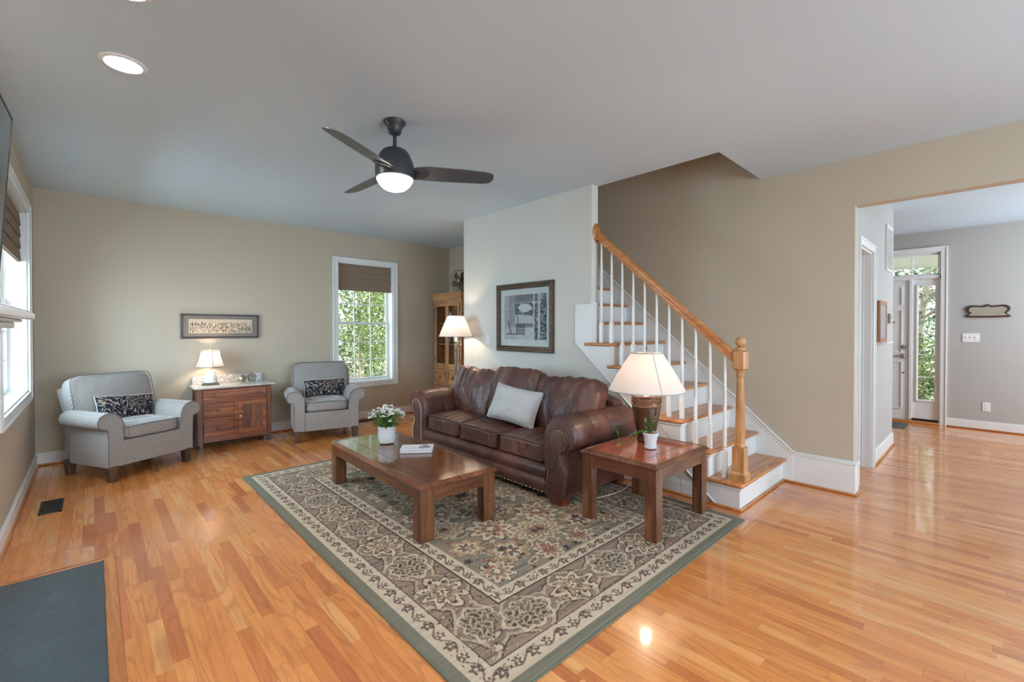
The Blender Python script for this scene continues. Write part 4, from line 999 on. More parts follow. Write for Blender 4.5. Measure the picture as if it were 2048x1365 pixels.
# panoramic group photograph on the back wall
t = thing('panoramic_picture', 'long framed sepia group photograph hanging above the washstand', 'picture', (1.15, YB - .01, 1.38))
frame_on_wall(t, 'x', YB - .002, -1, .742, 1.556, 1.238, 1.534, .022, .022, M_FRAMED)
b = B(); b.box(.76, YB - .009, 1.255, 1.54, YB - .003, 1.517); b.obj('mat_board', plain('grey_green_mat', c(126, 116, 108), .8), t, world=True)
rng = np.random.default_rng(5); hh, ww = 64, 300; img = np.zeros((hh, ww, 3)); img[:] = (lin(206), lin(190), lin(160))
for i in range(900):
    cx_, cy_ = rng.integers(5, ww - 5), rng.integers(8, hh - 16); r = rng.integers(1, 4); q = rng.random()
    col = [(lin(110), lin(90), lin(70)), (lin(226), lin(212), lin(190)), (lin(150), lin(126), lin(100)), (lin(70), lin(58), lin(50)), (lin(180), lin(150), lin(130))][rng.integers(0, 5)]; col = tuple(q_ * (.8 + .4 * q) for q_ in col)
    img[max(0, cy_ - 2 * r):cy_ + r, cx_ - r // 2:cx_ + max(1, r)] = col; img[cy_ + r:cy_ + r + 2, cx_:cx_ + 2] = (lin(214), lin(186), lin(160))
img[:3] = (lin(220), lin(204), lin(176)); img[-4:] = (lin(212), lin(196), lin(170)); img[:, :2] = (lin(222), lin(206), lin(180)); img[:, -2:] = (lin(222), lin(206), lin(180))
paint_grid('photograph', t, 'x', (.822, YB - .011, 1.305), (1, 0, 0), (0, 0, 1), .655, .165, img, M_PRINT)
# porch photograph on the sofa wall (reads from far/left = +y to near/right = -y)
t = thing('porch_picture', 'large framed black and white porch photograph hanging above the sofa', 'picture', (XP - .01, 3.545, 1.48))
frame_on_wall(t, 'y', XP - .002, -1, 3.102, 3.985, 1.100, 1.863, .062, .035, M_FRAME)
b = B(); b.box(XP - .010, 3.14, 1.14, XP - .004, 3.95, 1.83); b.obj('mat_board', plain('white_mat', c(206, 210, 210), .6), t, world=True)
hh, ww = 150, 130; yy, xx = np.mgrid[0:hh, 0:ww]; u = xx / (ww - 1); w = yy / (hh - 1)
g = np.full((hh, ww), 150.0)
g[:] = 176 - 30 * w
def poly_(pts, val):
    m = np.ones((hh, ww), bool); n = len(pts); sgn = None
    for i in range(n):
        (x0, y0), (x1, y1) = pts[i], pts[(i + 1) % n]; cr = (x1 - x0) * (w - y0) - (y1 - y0) * (u - x0)
        m &= cr >= 0
    g[m] = val
nz = np.random.default_rng(2).random((hh, ww))
poly_([(.25, .98), (.25, .80), (.85, .84), (.85, .98)][::-1][::-1], 0) if False else None
g[(w > .84)] = 120; g[(w > .80) & (w <= .84)] = 150                      # porch ceiling
m = (u > .27) & (u < .72) & (w > .30) & (w < .80); g[m] = 96 + 60 * nz[m]       # trees beyond
g[((u - .50) ** 2 / .022 + (w - .70) ** 2 / .009 < 1)] = 214
m = (u > .27) & (u < .72) & (w < .58 - .18 * (u - .3)) & (w > .36); g[m] = 186 + 20 * nz[m]
m = (u > .3) & (u < .72) & (w > .27) & (w < .36); g[m] = 120
m = (u < .16); g[m] = 172 - 30 * (u[m] > .12); m = (u > .16) & (u < .27) & (w > .32); g[m] = 148 + 30 * np.sin(u[m] * 130); m = (u > .16) & (u < .26) & (w > .55) & (w < .84); g[m] = 120 + 70 * nz[m]
m = w < .27; g[m] = 190; m = (w < .27) & (u > .3) & (u < .70); g[m] = 204
m = (u > .84); g[m] = 80 + 80 * nz[m]; m = (u > .72) & (u < .84) & (w > .2); g[m] = 100 + 30 * nz[m]
for (a0, a1) in ((.70, .73), (.80, .86)): m = (u > a0) & (u < a1) & (w > .04); g[m] = 200
m = (u > .87) & (u < .90); g[m] = 175
for (cx_, cz_, s_) in ((.40, .22, .10),):   # rocking chair back
    m = (abs(u - cx_) < s_) & (w > .10) & (w < .36) & ((np.sin(w * 170) > -.1) | (abs(abs(u - cx_) - s_) < .015)); g[m] = 56
m = (abs(u - (.10 - (w - .4) * .25)) < .012) & (w > .12) & (w < .42); g[m] = 50
m = (abs(w - .12) < .008) & (u > .05) & (u < .5); g[m] = 60
m = (abs(u - .34 + (w - .4) * .1) < .008) & (w > .3) & (w < .56); g[m] = 60
def soft(a, k):
    for _ in range(k): a = (a + np.roll(a, 1, 0) + np.roll(a, -1, 0) + np.roll(a, 1, 1) + np.roll(a, -1, 1)) / 5
    return a
bl_ = soft(np.random.default_rng(8).random((hh, ww)), 5); bl_ = (bl_ - bl_.mean()) / bl_.std()
tree_m = (u > .27) & (u < .70) & (w > .56) & (w < .80) & ~((u - .50) ** 2 / .022 + (w - .70) ** 2 / .009 < 1); g[tree_m] = 92 + 34 * bl_[tree_m]
gard = ((u > .73) & (u < .80) | (u > .86)) & (w < .86); g[gard] = 96 + 38 * bl_[gard]
lat = (u > .72) & (w > .72) & (w < .86) & ((np.sin((u + w) * 110) > .55) | (np.sin((u - w) * 110) > .55)); g[lat] = 60
brd = (w < .27) & (np.abs(((u - .5) / (w + .25) * 9) % 1 - .5) < .05); g[brd] -= 22
for cx_ in (.715, .83): br = (w > .70) & (w < .84) & (np.abs(u - cx_) < (w - .70) * .45); g[br] = 206 - 30 * (np.abs(u[br] - cx_) > (w[br] - .70) * .38)
g = soft(g + 6 * bl_, 1)
g = np.clip(g / 255, 0, 1); lg = np.where(g < .04045, g / 12.92, ((g + .055) / 1.055) ** 2.4); img = np.stack([lg * .93, lg * .97, lg * 1.02], -1)
paint_grid('photograph', t, 'y', (XP - .0115, 3.86, 1.235), (0, -1, 0), (0, 0, 1), .66, .50, img, M_PRINT)
b = B(); b.box(XP - .0145, 3.16, 1.16, XP - .0130, 3.93, 1.80); b.obj('glazing', M_GLASS, t, world=True)

def switch_plate(name, label, loc, axis, w, h, n, kind='switch', cat='switch'):
    t = thing(name, label, cat, loc); b = B()
    b.box(-.006, -w / 2, -h / 2, 0, w / 2, h / 2); b.obj('cover_plate', M_TRIM, t, bevel=.002)
    if kind == 'switch':
        for k in range(n):
            y = (k - (n - 1) / 2) * .046; b = B(); b.box(-.013, y - .005, -.004, -.005, y + .005, .012); b.obj('toggle', M_WHITE, t)
    else:
        for z in (-.02, .02):
            b = B(); b.lathe([(.017, 0), (.017, .003)], mtx=T(-.006, 0, z, ry=-pi / 2), seg=16); r_ = b.obj('receptacle', M_WHITE, t)
            b = B(); b.box(-.0098, -.008, z - .004, -.0088, -.005, z + .006); b.box(-.0098, .005, z - .004, -.0088, .008, z + .006); b.obj('slots', M_BLACK, r_)
    return t
switch_plate('light_switch', 'single white light switch on the pale wall beside the floor lamp', (XP, 4.165, 1.215), 'y', .075, .12, 1)
switch_plate('light_switch', 'white triple light switch under the small mirror in the foyer', (XF, .20, 1.235), 'y', .165, .118, 3)
switch_plate('wall_outlet', 'white electrical outlet low on the foyer wall', (XF, .05, .315), 'y', .075, .12, 2, 'outlet', 'outlet')

# ================================================================== DISPLAY CABINET
KX0, KX1, KY0, KY1, KH = 4.13, 4.50, 5.56, 6.30, 1.925
cb = thing('display_cabinet', 'tall honey oak china cabinet with glass doors in the far corner', 'cabinet', (4.32, 5.93, 0))
b = B(); b.box(KX0 + .02, KY0, .08, KX1, KY0 + .02, 1.80); b.box(KX0 + .02, KY1 - .02, .08, KX1, KY1, 1.80); b.obj('side_panel', M_CAB, cb, world=True)
b = B(); b.box(KX1 - .012, KY0 + .02, .08, KX1, KY1 - .02, 1.80); b.box(KX0 + .02, KY0 + .02, .73, KX1 - .012, KY1 - .02, .75); b.box(KX0 + .02, KY0 + .02, 1.775, KX1 - .012, KY1 - .02, 1.80); b.box(KX0 + .02, KY0 + .02, .08, KX1 - .012, KY1 - .02, .10); b.obj('carcass', M_CABY, cb, world=True)
b = B()
for z in (1.112, 1.452): b.box(KX0 + .05, KY0 + .02, z - .016, KX1 - .012, KY1 - .02, z)
b.obj('shelves', M_CABY, cb, world=True)
b = B(); b.box(KX0, KY0, .08, KX0 + .02, KY0 + .035, 1.80); b.box(KX0, KY1 - .035, .08, KX0 + .02, KY1, 1.80)
for z0, z1 in ((.08, .12), (.445, .47), (.705, .755), (1.765, 1.80)): b.box(KX0, KY0 + .035, z0, KX0 + .02, KY1 - .035, z1)
b.box(KX0, 5.915, .47, KX0 + .02, 5.945, .705); b.obj('face_frame', M_CAB, cb, world=True, bevel=.002)
b = B(); cp = [(0, 1.79), (-.012, 1.80), (-.014, 1.83), (-.03, 1.86), (-.034, 1.885), (-.045, 1.90), (-.045, 1.925)]
v = []; 
for (q, z) in cp: v += [(KX0 + q, KY0 + q, z), (KX1, KY0 + q, z), (KX1, KY1 - q, z), (KX0 + q, KY1 - q, z)]
n4 = len(cp); b.add(v, [(i * 4 + k, i * 4 + (k + 1) % 4, (i + 1) * 4 + (k + 1) % 4, (i + 1) * 4 + k) for i in range(n4 - 1) for k in range(4)] + [(n4 * 4 - 4, n4 * 4 - 3, n4 * 4 - 2, n4 * 4 - 1), (3, 2, 1, 0)]); b.obj('crown_moulding', M_CABY, cb, world=True, smooth=25)
b = B(); b.box(KX0 - .01, KY0 - .01, 0, KX1, KY1 + .01, .08); b.obj('plinth', M_CABY, cb, world=True, bevel=.006)
for (y0, y1, hy) in ((5.60, 5.928, 5.915), (5.932, 6.26, 5.945)):
    b = B(); z0, z1 = .757, 1.763; s_ = .042
    b.box(KX0 - .012, y0, z0, KX0 + .006, y0 + s_, z1); b.box(KX0 - .012, y1 - s_, z0, KX0 + .006, y1, z1); b.box(KX0 - .012, y0 + s_, z0, KX0 + .006, y1 - s_, z0 + s_); b.box(KX0 - .012, y0 + s_, z1 - s_ - .005, KX0 + .006, y1 - s_, z1)
    do = b.obj('door', M_CAB, cb, world=True, bevel=.003)
    b = B(); b.box(KX0 - .004, y0 + s_, z0 + s_, KX0, y1 - s_, z1 - s_); b.obj('glass_pane', M_GLASS, do, world=True)
    b = B(); b.box(KX0 - .018, y0 - .002 if y0 < 5.7 else y1 - .003, 1.64, KX0 - .008, y0 + .003 if y0 < 5.7 else y1 + .002, 1.70); b.box(KX0 - .018, y0 - .002 if y0 < 5.7 else y1 - .003, .84, KX0 - .008, y0 + .003 if y0 < 5.7 else y1 + .002, .90); b.obj('hinge', M_PEWTER, do, world=True)
def cab_drawer(y0, y1, z0, z1, ks):
    b = B(); b.box(KX0 - .012, y0, z0, KX0 + .01, y1, z1); o_ = b.obj('drawer', M_CABY, cb, world=True, bevel=.004)
    b = B(); casing(b, 'y', KX0 - .012, -1, y0 + .04, y1 - .04, z0 + .035, z1 - .035, w=.014, t=.004); b.obj('drawer_moulding', M_CABY, o_, world=True)
    for k in ks: knob(o_, KX0 - .014, k, (z0 + z1) / 2, .024, M_BRASS, 'x')
cab_drawer(5.60, 5.913, .475, .70, (5.755,)); cab_drawer(5.947, 6.26, .475, .70, (6.10,)); cab_drawer(5.60, 6.26, .125, .44, (5.76, 6.10))
# things on the cabinet shelves
M_PORC = plain('white_porcelain', c(222, 222, 218), .25, coat=.4); M_SILV = plain('silver_frame', c(176, 176, 176), .3, .9); M_PHOTO = plain('grey_photo', c(150, 152, 154), .4)
def figurine(label, x, y, z, h, wings=True):
    t = thing('figurine', label, 'figurine', (x, y, z)); b = B()
    b.lathe([(.030, 0), (.032, .01), (.026, .03), (.020, h * .35), (.022, h * .55), (.026, h * .66), (.016, h * .74), (.008, h * .78)], seg=18); b.ball(0, 0, h * .87, h * .10, 14, 10); b.tube([(0, .02, h * .66), (-.03, .01, h * .55), (-.035, -.01, h * .62)], .007, 6); b.tube([(0, -.02, h * .66), (-.03, -.01, h * .54)], .007, 6)
    o = b.obj('body', M_PORC, t)
    if wings:
        for s in (-1, 1):
            b = B(); b.prism([(s * .01, h * .66), (s * .05, h * .92), (s * .055, h * .60), (s * .035, h * .36), (s * .012, h * .48)], 'x', .012, .02); b.obj('wing', M_PORC, t, bevel=.003)
def photo_frame(label, x, y, z, w, h):
    t = thing('photo_frame', label, 'photo frame', (x, y, z + .005), rot=(0, R(8), 0)); b = B(); s_ = .012
    b.box(-.008, -w / 2, 0, .004, -w / 2 + s_, h); b.box(-.008, w / 2 - s_, 0, .004, w / 2, h); b.box(-.008, -w / 2, 0, .004, w / 2, s_); b.box(-.008, -w / 2, h - s_, .004, w / 2, h); b.obj('frame', M_SILV, t, bevel=.002)
    b = B(); b.box(-.002, -w / 2 + s_, s_, .001, w / 2 - s_, h - s_); b.obj('photo', M_PHOTO, t)
    b = B(); b.box(.004, -.01, .0, .03, .01, .004); b.obj('easel_back', M_BLACK, t)
figurine('white angel figurine on the top shelf of the oak cabinet, left side', 4.27, 6.10, 1.453, .21)
t = thing('drinking_glass', 'clear glass tumbler on the top cabinet shelf behind the right door', 'glass', (4.27, 5.78, 1.453)); b = B(); b.lathe([(.028, 0), (.034, .11), (.031, .11), (.026, .008), (1e-5, .008)], seg=20); b.obj('tumbler', M_GLASS, t)
t = thing('vase', 'white cylindrical vase on the top cabinet shelf beside the tumbler', 'vase', (4.26, 5.69, 1.453)); b = B(); b.lathe([(.028, 0), (.030, .14), (.026, .15), (.024, .15), (.026, .01), (1e-5, .01)], seg=20); b.obj('body', M_PORC, t)
photo_frame('small silver photo frame on the middle cabinet shelf, left side', 4.25, 6.09, 1.113, .13, .15)
photo_frame('silver photo frame on the middle cabinet shelf, right of the lamp pole', 4.25, 5.70, 1.113, .10, .13)
figurine('white figurine on the middle cabinet shelf behind the lamp pole', 4.24, 5.80, 1.113, .13, False)
photo_frame('taller photo frame at the bottom of the cabinet, right side', 4.25, 5.69, .751, .11, .22)
photo_frame('smaller photo frame at the bottom of the cabinet beside the taller one', 4.24, 5.83, .751, .09, .17)
figurine('little white bird figurine at the bottom left of the cabinet', 4.24, 6.09, .751, .08, False)

# ---- antique desk fan on the cabinet
FZ = KH + .21
t = thing('antique_fan', 'antique brass caged desk fan standing on top of the oak cabinet', 'fan', (4.30, 5.80, KH), rz=R(25))
r = .168; zc = .20; b = B()
def ringx(rr, x, th): b.tube([(x, rr * math.cos(a), zc + rr * math.sin(a)) for a in np.linspace(0, 2 * pi, 40, endpoint=False)], th, 6, closed=True)
ringx(r, -.05, .004); ringx(r * .99, .03, .004); ringx(r * .3, -.075, .003)
for k in range(8):
    a = 2 * pi * k / 8 + .3; ca, sa = math.cos(a), math.sin(a); b.tube([(-.080, ca * .03, zc + sa * .03), (-.075, ca * .09, zc + sa * .09), (-.05, ca * r, zc + sa * r), (.03, ca * r, zc + sa * r)], .0025, 5)
b.obj('wire_cage', M_PEWTER, t)
b = B(); b.lathe([(1e-5, -.09), (.03, -.088), (.034, -.078), (.02, -.072)], mtx=T(0, 0, zc, ry=pi / 2), seg=20); b.obj('hub_badge', M_PEWTER, t)
for k in range(5):
    a = 2 * pi * k / 5 + .5; b = B(); pts = []
    for (u_, w_) in ((.02, .014), (.05, .034), (.09, .052), (.125, .048), (.145, .022)): pts.append((u_, w_))
    out = [(u_, w_) for u_, w_ in pts] + [(u_, -w_ * .9) for u_, w_ in reversed(pts)]
    mt = T(-.02, 0, zc) @ Matrix.Rotation(a, 4, 'X') @ Matrix.Rotation(R(28), 4, 'Y'); 
    mt = T(-.02, 0, zc) @ Matrix.Rotation(a, 4, 'X')
    v = [(-.003 + w_ * .45, w_, u_) for (u_, w_) in out] + [(.0 + w_ * .45, w_, u_) for (u_, w_) in out]; n = len(out)
    b.add(v, [tuple(range(n)), tuple(range(2 * n - 1, n - 1, -1))] + [(i, (i + 1) % n, n + (i + 1) % n, n + i) for i in range(n)], mt); b.obj('blade', plain('tarnished_brass', c(104, 88, 66), .4, .7), t)
b = B(); b.lathe([(1e-5, -.01), (.055, 0), (.062, .03), (.062, .08), (.045, .11), (1e-5, .118)], mtx=T(.02, 0, zc, ry=pi / 2), seg=24); b.obj('motor', M_BRONZE, t)
b = B(); b.lathe([(.085, 0), (.085, .012), (.06, .025), (.022, .04), (.018, .10), (.02, .14)], center=(.06, 0, 0), seg=24); b.obj('stand', M_BRONZE, t)

# ================================================================== FLOOR LAMP
t = thing('floor_lamp', 'slim pewter floor lamp with white shade between sofa and cabinet', 'lamp', (3.262, 4.505, 0))
b = B(); b.lathe([(.13, 0), (.13, .012), (.11, .022), (.05, .03), (.025, .045), (.014, .06)], seg=32); b.obj('base', M_PEWTER, t)
b = B(); b.lathe([(.013, .05), (.013, 1.09)], seg=14); b.lathe([(.013, 1.08), (.024, 1.085), (.026, 1.095), (.012, 1.102), (.016, 1.12), (.010, 1.14), (.018, 1.16), (.010, 1.18), (.010, 1.2)], seg=18); b.obj('pole', M_PEWTER, t)
b = B(); b.ball(0, 0, 1.15, .016, 14, 10); b.tube([(0, 0, 1.2), (.075, 0, 1.2), (.075, 0, 1.17)], .005, 6); b.ball(.075, 0, 1.16, .012, 10, 8); b.obj('collar', M_NICKEL, t)
b = B(); b.lathe([(.020, 1.20), (.020, 1.27)], seg=16); b.obj('socket', M_WHITE, t)
b = B(); sg = 40; prof = [(.205, 1.262), (.158, 1.38), (.098, 1.513)]; b.lathe([(r_, z) for r_, z in prof], seg=sg); b.f = b.f[:-2]; sh = b.obj('lamp_shade', M_SHADE, t, smooth=60)
b = B()
for (r_, z) in (prof[0], prof[-1]): b.tube([(r_ * math.cos(a), r_ * math.sin(a), z) for a in np.linspace(0, 2 * pi, 36, endpoint=False)], .004, 6, closed=True)
b.obj('shade_trim', M_LINEN, sh)
light_bulb(t, (0, 0, 1.40), 5)

# ================================================================== BIG TABLE LAMP
LT_ = (3.085, 1.80, EH)
t = thing('table_lamp', 'large bronze urn table lamp with cream shade on the oak end table', 'lamp', LT_)
M_URN = plain('bronze_brown_ceramic', c(78, 50, 34), .22, .2, .5, var=.2)
b = B(); b.lathe([(.066, 0), (.070, .006), (.070, .018), (.064, .026), (.068, .045), (.078, .10), (.090, .16), (.102, .225), (.108, .262)], seg=40); b.lathe([(.108, .262), (.113, .268), (.108, .274)], seg=40); b.lathe([(.106, .33), (.112, .336), (.111, .344), (.100, .352), (.07, .360), (.05, .366), (1e-5, .366)], seg=40); b.obj('urn', M_URN, t, smooth=50)
b = B(); b.lathe([(.105, .270), (.105, .335)], seg=40)
for k in range(12):
    a = 2 * pi * k / 12
    for s in (0, 1): b.tube([(.108 * math.cos(a + q * .20 * math.cos(w_)), .108 * math.sin(a + q * .20 * math.cos(w_)), .303 + .022 * math.sin(w_) * (1 if s == 0 else .5)) for q, w_ in [(1 if s == 0 else .5, w_) for w_ in np.linspace(0, 2 * pi, 12, endpoint=False)]], .0045, 5, closed=True)
b.obj('scroll_band', plain('carved_band', c(132, 98, 74), .35, .3, .2, var=.3), t)
b = B(); b.lathe([(.018, .362), (.018, .38), (.008, .385), (.008, .42)], seg=14); b.lathe([(.016, .42), (.016, .47)], seg=14); b.obj('socket', M_BRASS, t)
b = B(); sg = 40; prof = [(.282, .386), (.272, .410), (.215, .51), (.160, .60), (.116, .668)]
b.lathe([(r_, z) for r_, z in prof], seg=sg); b.f = b.f[:-2]; sh = b.obj('lamp_shade', M_SHADE, t, smooth=60)
b = B()
for (r_, z) in (prof[0], prof[-1]): b.tube([(r_ * math.cos(a), r_ * math.sin(a), z) for a in np.linspace(0, 2 * pi, 44, endpoint=False)], .0045, 6, closed=True)
a = R(-128); b.tube([(r_ * 1.005 * math.cos(a), r_ * 1.005 * math.sin(a), z) for r_, z in prof], .003, 6); b.obj('shade_trim', M_LINEN, sh)
b = B(); b.lathe([(.004, .66), (.004, .69), (.009, .694), (.006, .70), (.004, .72), (.002, .735), (1e-5, .737)], seg=10); b.tube([(-.11, 0, .668), (.11, 0, .668)], .002, 5); b.tube([(0, -.11, .668), (0, .11, .668)], .002, 5); b.obj('finial', M_PEWTER, t)
light_bulb(t, (0, 0, .50), 3.5)
# cords
def cord(name, label, pts, mat, r=.003):
    P = [Vector(p) for p in pts]; P = [P[0]] + P + [P[-1]]; out = []
    for i in range(1, len(P) - 2):
        for k in range(8):
            u = k / 8; p0, p1, p2, p3 = P[i - 1:i + 3]; out.append(.5 * ((2 * p1) + (p2 - p0) * u + (2 * p0 - 5 * p1 + 4 * p2 - p3) * u * u + (3 * p1 - p0 - 3 * p2 + p3) * u ** 3))
    b = B(); b.tube(out + [P[-1]], r, 6); return b.obj(name, mat, None, label=label, category='cord')
M_CORD = plain('clear_brown_cord', c(150, 132, 108), .5); M_CORDW = plain('white_cord', c(214, 206, 196), .5)
cord('lamp_cord', 'thin lamp cord looping behind the end table beside the stair riser', [(3.16, 1.84, EH + .012), (3.24, 1.95, EH + .03), (3.34, 2.02, EH + .10), (3.42, 1.98, .64), (3.45, 1.9, .55), (3.44, 1.75, .40), (3.43, 1.7, .15), (3.43, 1.68, .012)], M_CORD)
cord('sofa_cord', 'pale cord curling on the rug behind the sofa arm', [(3.46, 2.35, .05), (3.45, 2.2, .02), (3.36, 2.12, .016), (3.2, 2.09, .014), (3.05, 2.10, .014), (2.9, 2.13, .014)], M_CORDW)

# ================================================================== POTS, BOOK
def flat_flower(b, p, r, tilt):
    n = 12; m = Matrix.Translation(p) @ tilt
    for k in range(n):
        a = 2 * pi * k / n; a1, a2 = a - .2, a + .2
        b.add([m @ Vector(q) for q in ((math.cos(a) * r * .25, math.sin(a) * r * .25, .002), (math.cos(a1) * r * .8, math.sin(a1) * r * .8, .003), (math.cos(a) * r, math.sin(a) * r, 0), (math.cos(a2) * r * .8, math.sin(a2) * r * .8, .003))], [(0, 1, 2, 3)])
    b.ball(0, 0, .002, r * .38, 8, 5, sz=.5, mtx=m)
def leaf(b, p, d, L, w_, up=Vector((0, 0, 1)), droop=.25):
    d = d.normalized(); s_ = d.cross(up)
    if s_.length < .01: s_ = Vector((1, 0, 0))
    s_.normalize(); n_ = s_.cross(d)
    b.add([p, p + d * L * .4 + s_ * w_ + n_ * .1 * L, p + d * L - n_ * droop * L, p + d * L * .4 - s_ * w_ + n_ * .1 * L, p + d * L * .45], [(0, 1, 4), (1, 2, 4), (2, 3, 4), (3, 0, 4)])
PX, PY = 1.835, 3.535
t = thing('potted_flowers', 'white ceramic pot of small white daisies on the coffee table', 'potted plant', (PX, PY, TH))
b = B(); b.lathe([(.050, 0), (.062, .006), (.071, .03), (.073, .06), (.073, .145), (.070, .147), (.067, .144), (.067, .125), (1e-5, .125)], seg=36); b.obj('pot', plain('white_stoneware', c(216, 216, 216), .35, var=.02), t)
b = B(); b.lathe([(.066, .126), (1e-5, .132)], seg=20); b.obj('soil', plain('potting_soil', c(62, 48, 36), .9), t)
rg = random.Random(11); bs, bl, bf = B(), B(), B()
for i in range(105):
    a = rg.random() * 2 * pi; rr = rg.random() ** .6; top_ = Vector((math.cos(a) * .155 * rr, math.sin(a) * .155 * rr, .30 - .075 * rr * rr + rg.uniform(-.02, .025))); mid = Vector((top_.x * .45, top_.y * .45, .21)); base_ = Vector((top_.x * .25, top_.y * .25, .128))
    bs.tube([base_, mid, top_], .0012, 4)
    tilt = Matrix.Rotation(rg.uniform(-.5, .5), 4, 'X') @ Matrix.Rotation(rg.uniform(-.5, .5), 4, 'Y'); flat_flower(bf, top_ + Vector((0, 0, .002)), rg.uniform(.013, .020), tilt)
for i in range(420):
    a = rg.random() * 2 * pi; rr = rg.random(); p = Vector((math.cos(a) * .10 * rr, math.sin(a) * .10 * rr, rg.uniform(.135, .245))); leaf(bl, p, Vector((math.cos(a), math.sin(a), rg.uniform(-.2, .9))), rg.uniform(.025, .045), .008)
bs.obj('stems', M_STEM, t); bl.obj('leaves', M_IVY, t, smooth=0); bf.obj('blossoms', M_PETAL, t, smooth=0)
t = thing('potted_ivy', 'small white pot of trailing ivy on the oak end table', 'potted plant', (2.91, 1.665, EH), R(0))
M_POT2 = plain('pale_blue_white_pot', c(214, 220, 224), .35, var=.01)
b = B(); b.lathe([(.036, .012), (.051, .098), (.055, .100), (.055, .112), (.049, .112), (.048, .10), (1e-5, .10)], seg=32); b.obj('pot', M_POT2, t)
b = B(); b.lathe([(.036, 0), (.041, .003), (.043, .022), (.038, .022)], seg=32); b.obj('saucer', M_POT2, t)
b = B(); b.lathe([(.048, .101), (1e-5, .104)], seg=20); b.obj('soil', plain('pale_soil', c(150, 110, 84), .9), t)
bs, bl = B(), B(); rt = Vector((math.cos(R(-43)), math.sin(R(-43)), 0)); lf = -rt
def vine(pts, n, sz, sd):
    rg = random.Random(sd); P = [Vector(p) for p in pts]; bs.tube(P, .0014, 5)
    for i in range(n):
        q = (i + rg.random()) / n * (len(P) - 1); k = min(int(q), len(P) - 2); p = P[k].lerp(P[k + 1], q - k); dr = Vector((rg.uniform(-1, 1), rg.uniform(-1, 1), rg.uniform(-.3, 1)))
        base_ = p + dr.normalized() * sz * .3
        for a in (-.9, 0, .9): leaf(bl, base_, Matrix.Rotation(a, 3, 'Z') @ dr, sz * (1 if a == 0 else .8), sz * .42, droop=.1)
vine([(0, 0, .10), lf * .03 + Vector((0, 0, .15)), lf * .035 + Vector((0, 0, .20))], 30, .018, 1)
vine([(0, 0, .10), rt * .02 + Vector((0, 0, .16)), rt * .03 + Vector((0, 0, .205)), rt * .045 + Vector((0, 0, .215))], 12, .018, 2)
vine([(0, 0, .10), rt * .01 + Vector((0, 0, .14)), lf * .01 + Vector((0, 0, .18))], 30, .019, 6)
vine([lf * .03 + Vector((0, 0, .105)), lf * .075 + Vector((0, 0, .115)), lf * .11 + Vector((0, 0, .085)), lf * .155 + Vector((0, 0, .07))], 34, .018, 3)
vine([lf * .12 + Vector((0, 0, .06)), lf * .20 + Vector((0, 0, .03)), lf * .235 + Vector((0, 0, .03)), lf * .225 + Vector((0, 0, .08)), lf * .25 + Vector((0, 0, .14))], 3, .014, 4)
vine([lf * .235 + Vector((0, 0, .10)), lf * .25 + Vector((0, 0, .14)), lf * .25 + Vector((0, 0, .15))], 16, .019, 5)
vine([lf * .232 + Vector((0, 0, .02)), lf * .225 + Vector((0, 0, .05))], 6, .016, 7)
bs.obj('stems', M_STEM, t); bl.obj('leaves', M_IVY, t, smooth=0)
# book
t = thing('book', 'white paperback book lying on the coffee table', 'book', (1.895, 3.145, TH), R(-37))
b = B(); b.box(-.122, -.080, .003, .122, .078, .024); b.obj('pages', plain('book_pages', c(206, 204, 204), .7), t)
b = B(); b.box(-.125, -.082, 0, .125, .082, .003); b.box(-.125, -.082, .024, .125, .082, .027); b.box(-.125, .079, .003, .125, .082, .024)
co = b.obj('cover', plain('white_cover', c(222, 222, 224), .4, var=.01), t)
b = B(); rg = random.Random(3)
for i in range(60):
    a = rg.random() * 2 * pi; r_ = rg.random() ** .5; x, y = .062 + math.cos(a) * .045 * r_, .0 + math.sin(a) * .055 * r_; s_ = rg.uniform(.003, .009)
    b.box(x - s_, y - s_ * .6, .0270, x + s_, y + s_ * .6, .0272)
b.obj('cover_sketch', plain('grey_sketch', c(110, 108, 112), .5, var=.4), co)

# ================================================================== CEILING FAN AND RECESSED LIGHTS
FC = (1.487, 2.742)
t = thing('ceiling_fan', 'dark bronze three-blade ceiling fan with lit bowl light', 'ceiling fan', (FC[0], FC[1], CZ))
b = B(); b.lathe([(.070, 0), (.074, -.006), (.072, -.014), (.055, -.032), (.046, -.055), (.044, -.072), (.034, -.084), (.014, -.09)][::-1], seg=32); b.obj('canopy', M_BRONZE, t)
b = B(); b.lathe([(.0125, -.20), (.0125, -.08)], seg=16); b.obj('downrod', M_BRONZE, t)
b = B(); b.lathe([(.114, -.386), (.126, -.380), (.128, -.34), (.127, -.300), (.119, -.268), (.105, -.238), (.099, -.222), (.080, -.197), (.05, -.182), (.022, -.176), (.014, -.175)], seg=44); b.obj('motor_housing', M_BRONZE, t, smooth=50)
b = B(); b.lathe([(1e-5, -.466), (.035, -.463), (.07, -.450), (.098, -.425), (.114, -.40), (.119, -.386), (.11, -.38)], seg=44); b.obj('bowl_light', emit('lit_frosted_glass', (1, .93, .82, 1), 14), t)
M_BLADE = plain('charcoal_blade', c(82, 86, 88), .36, .1)
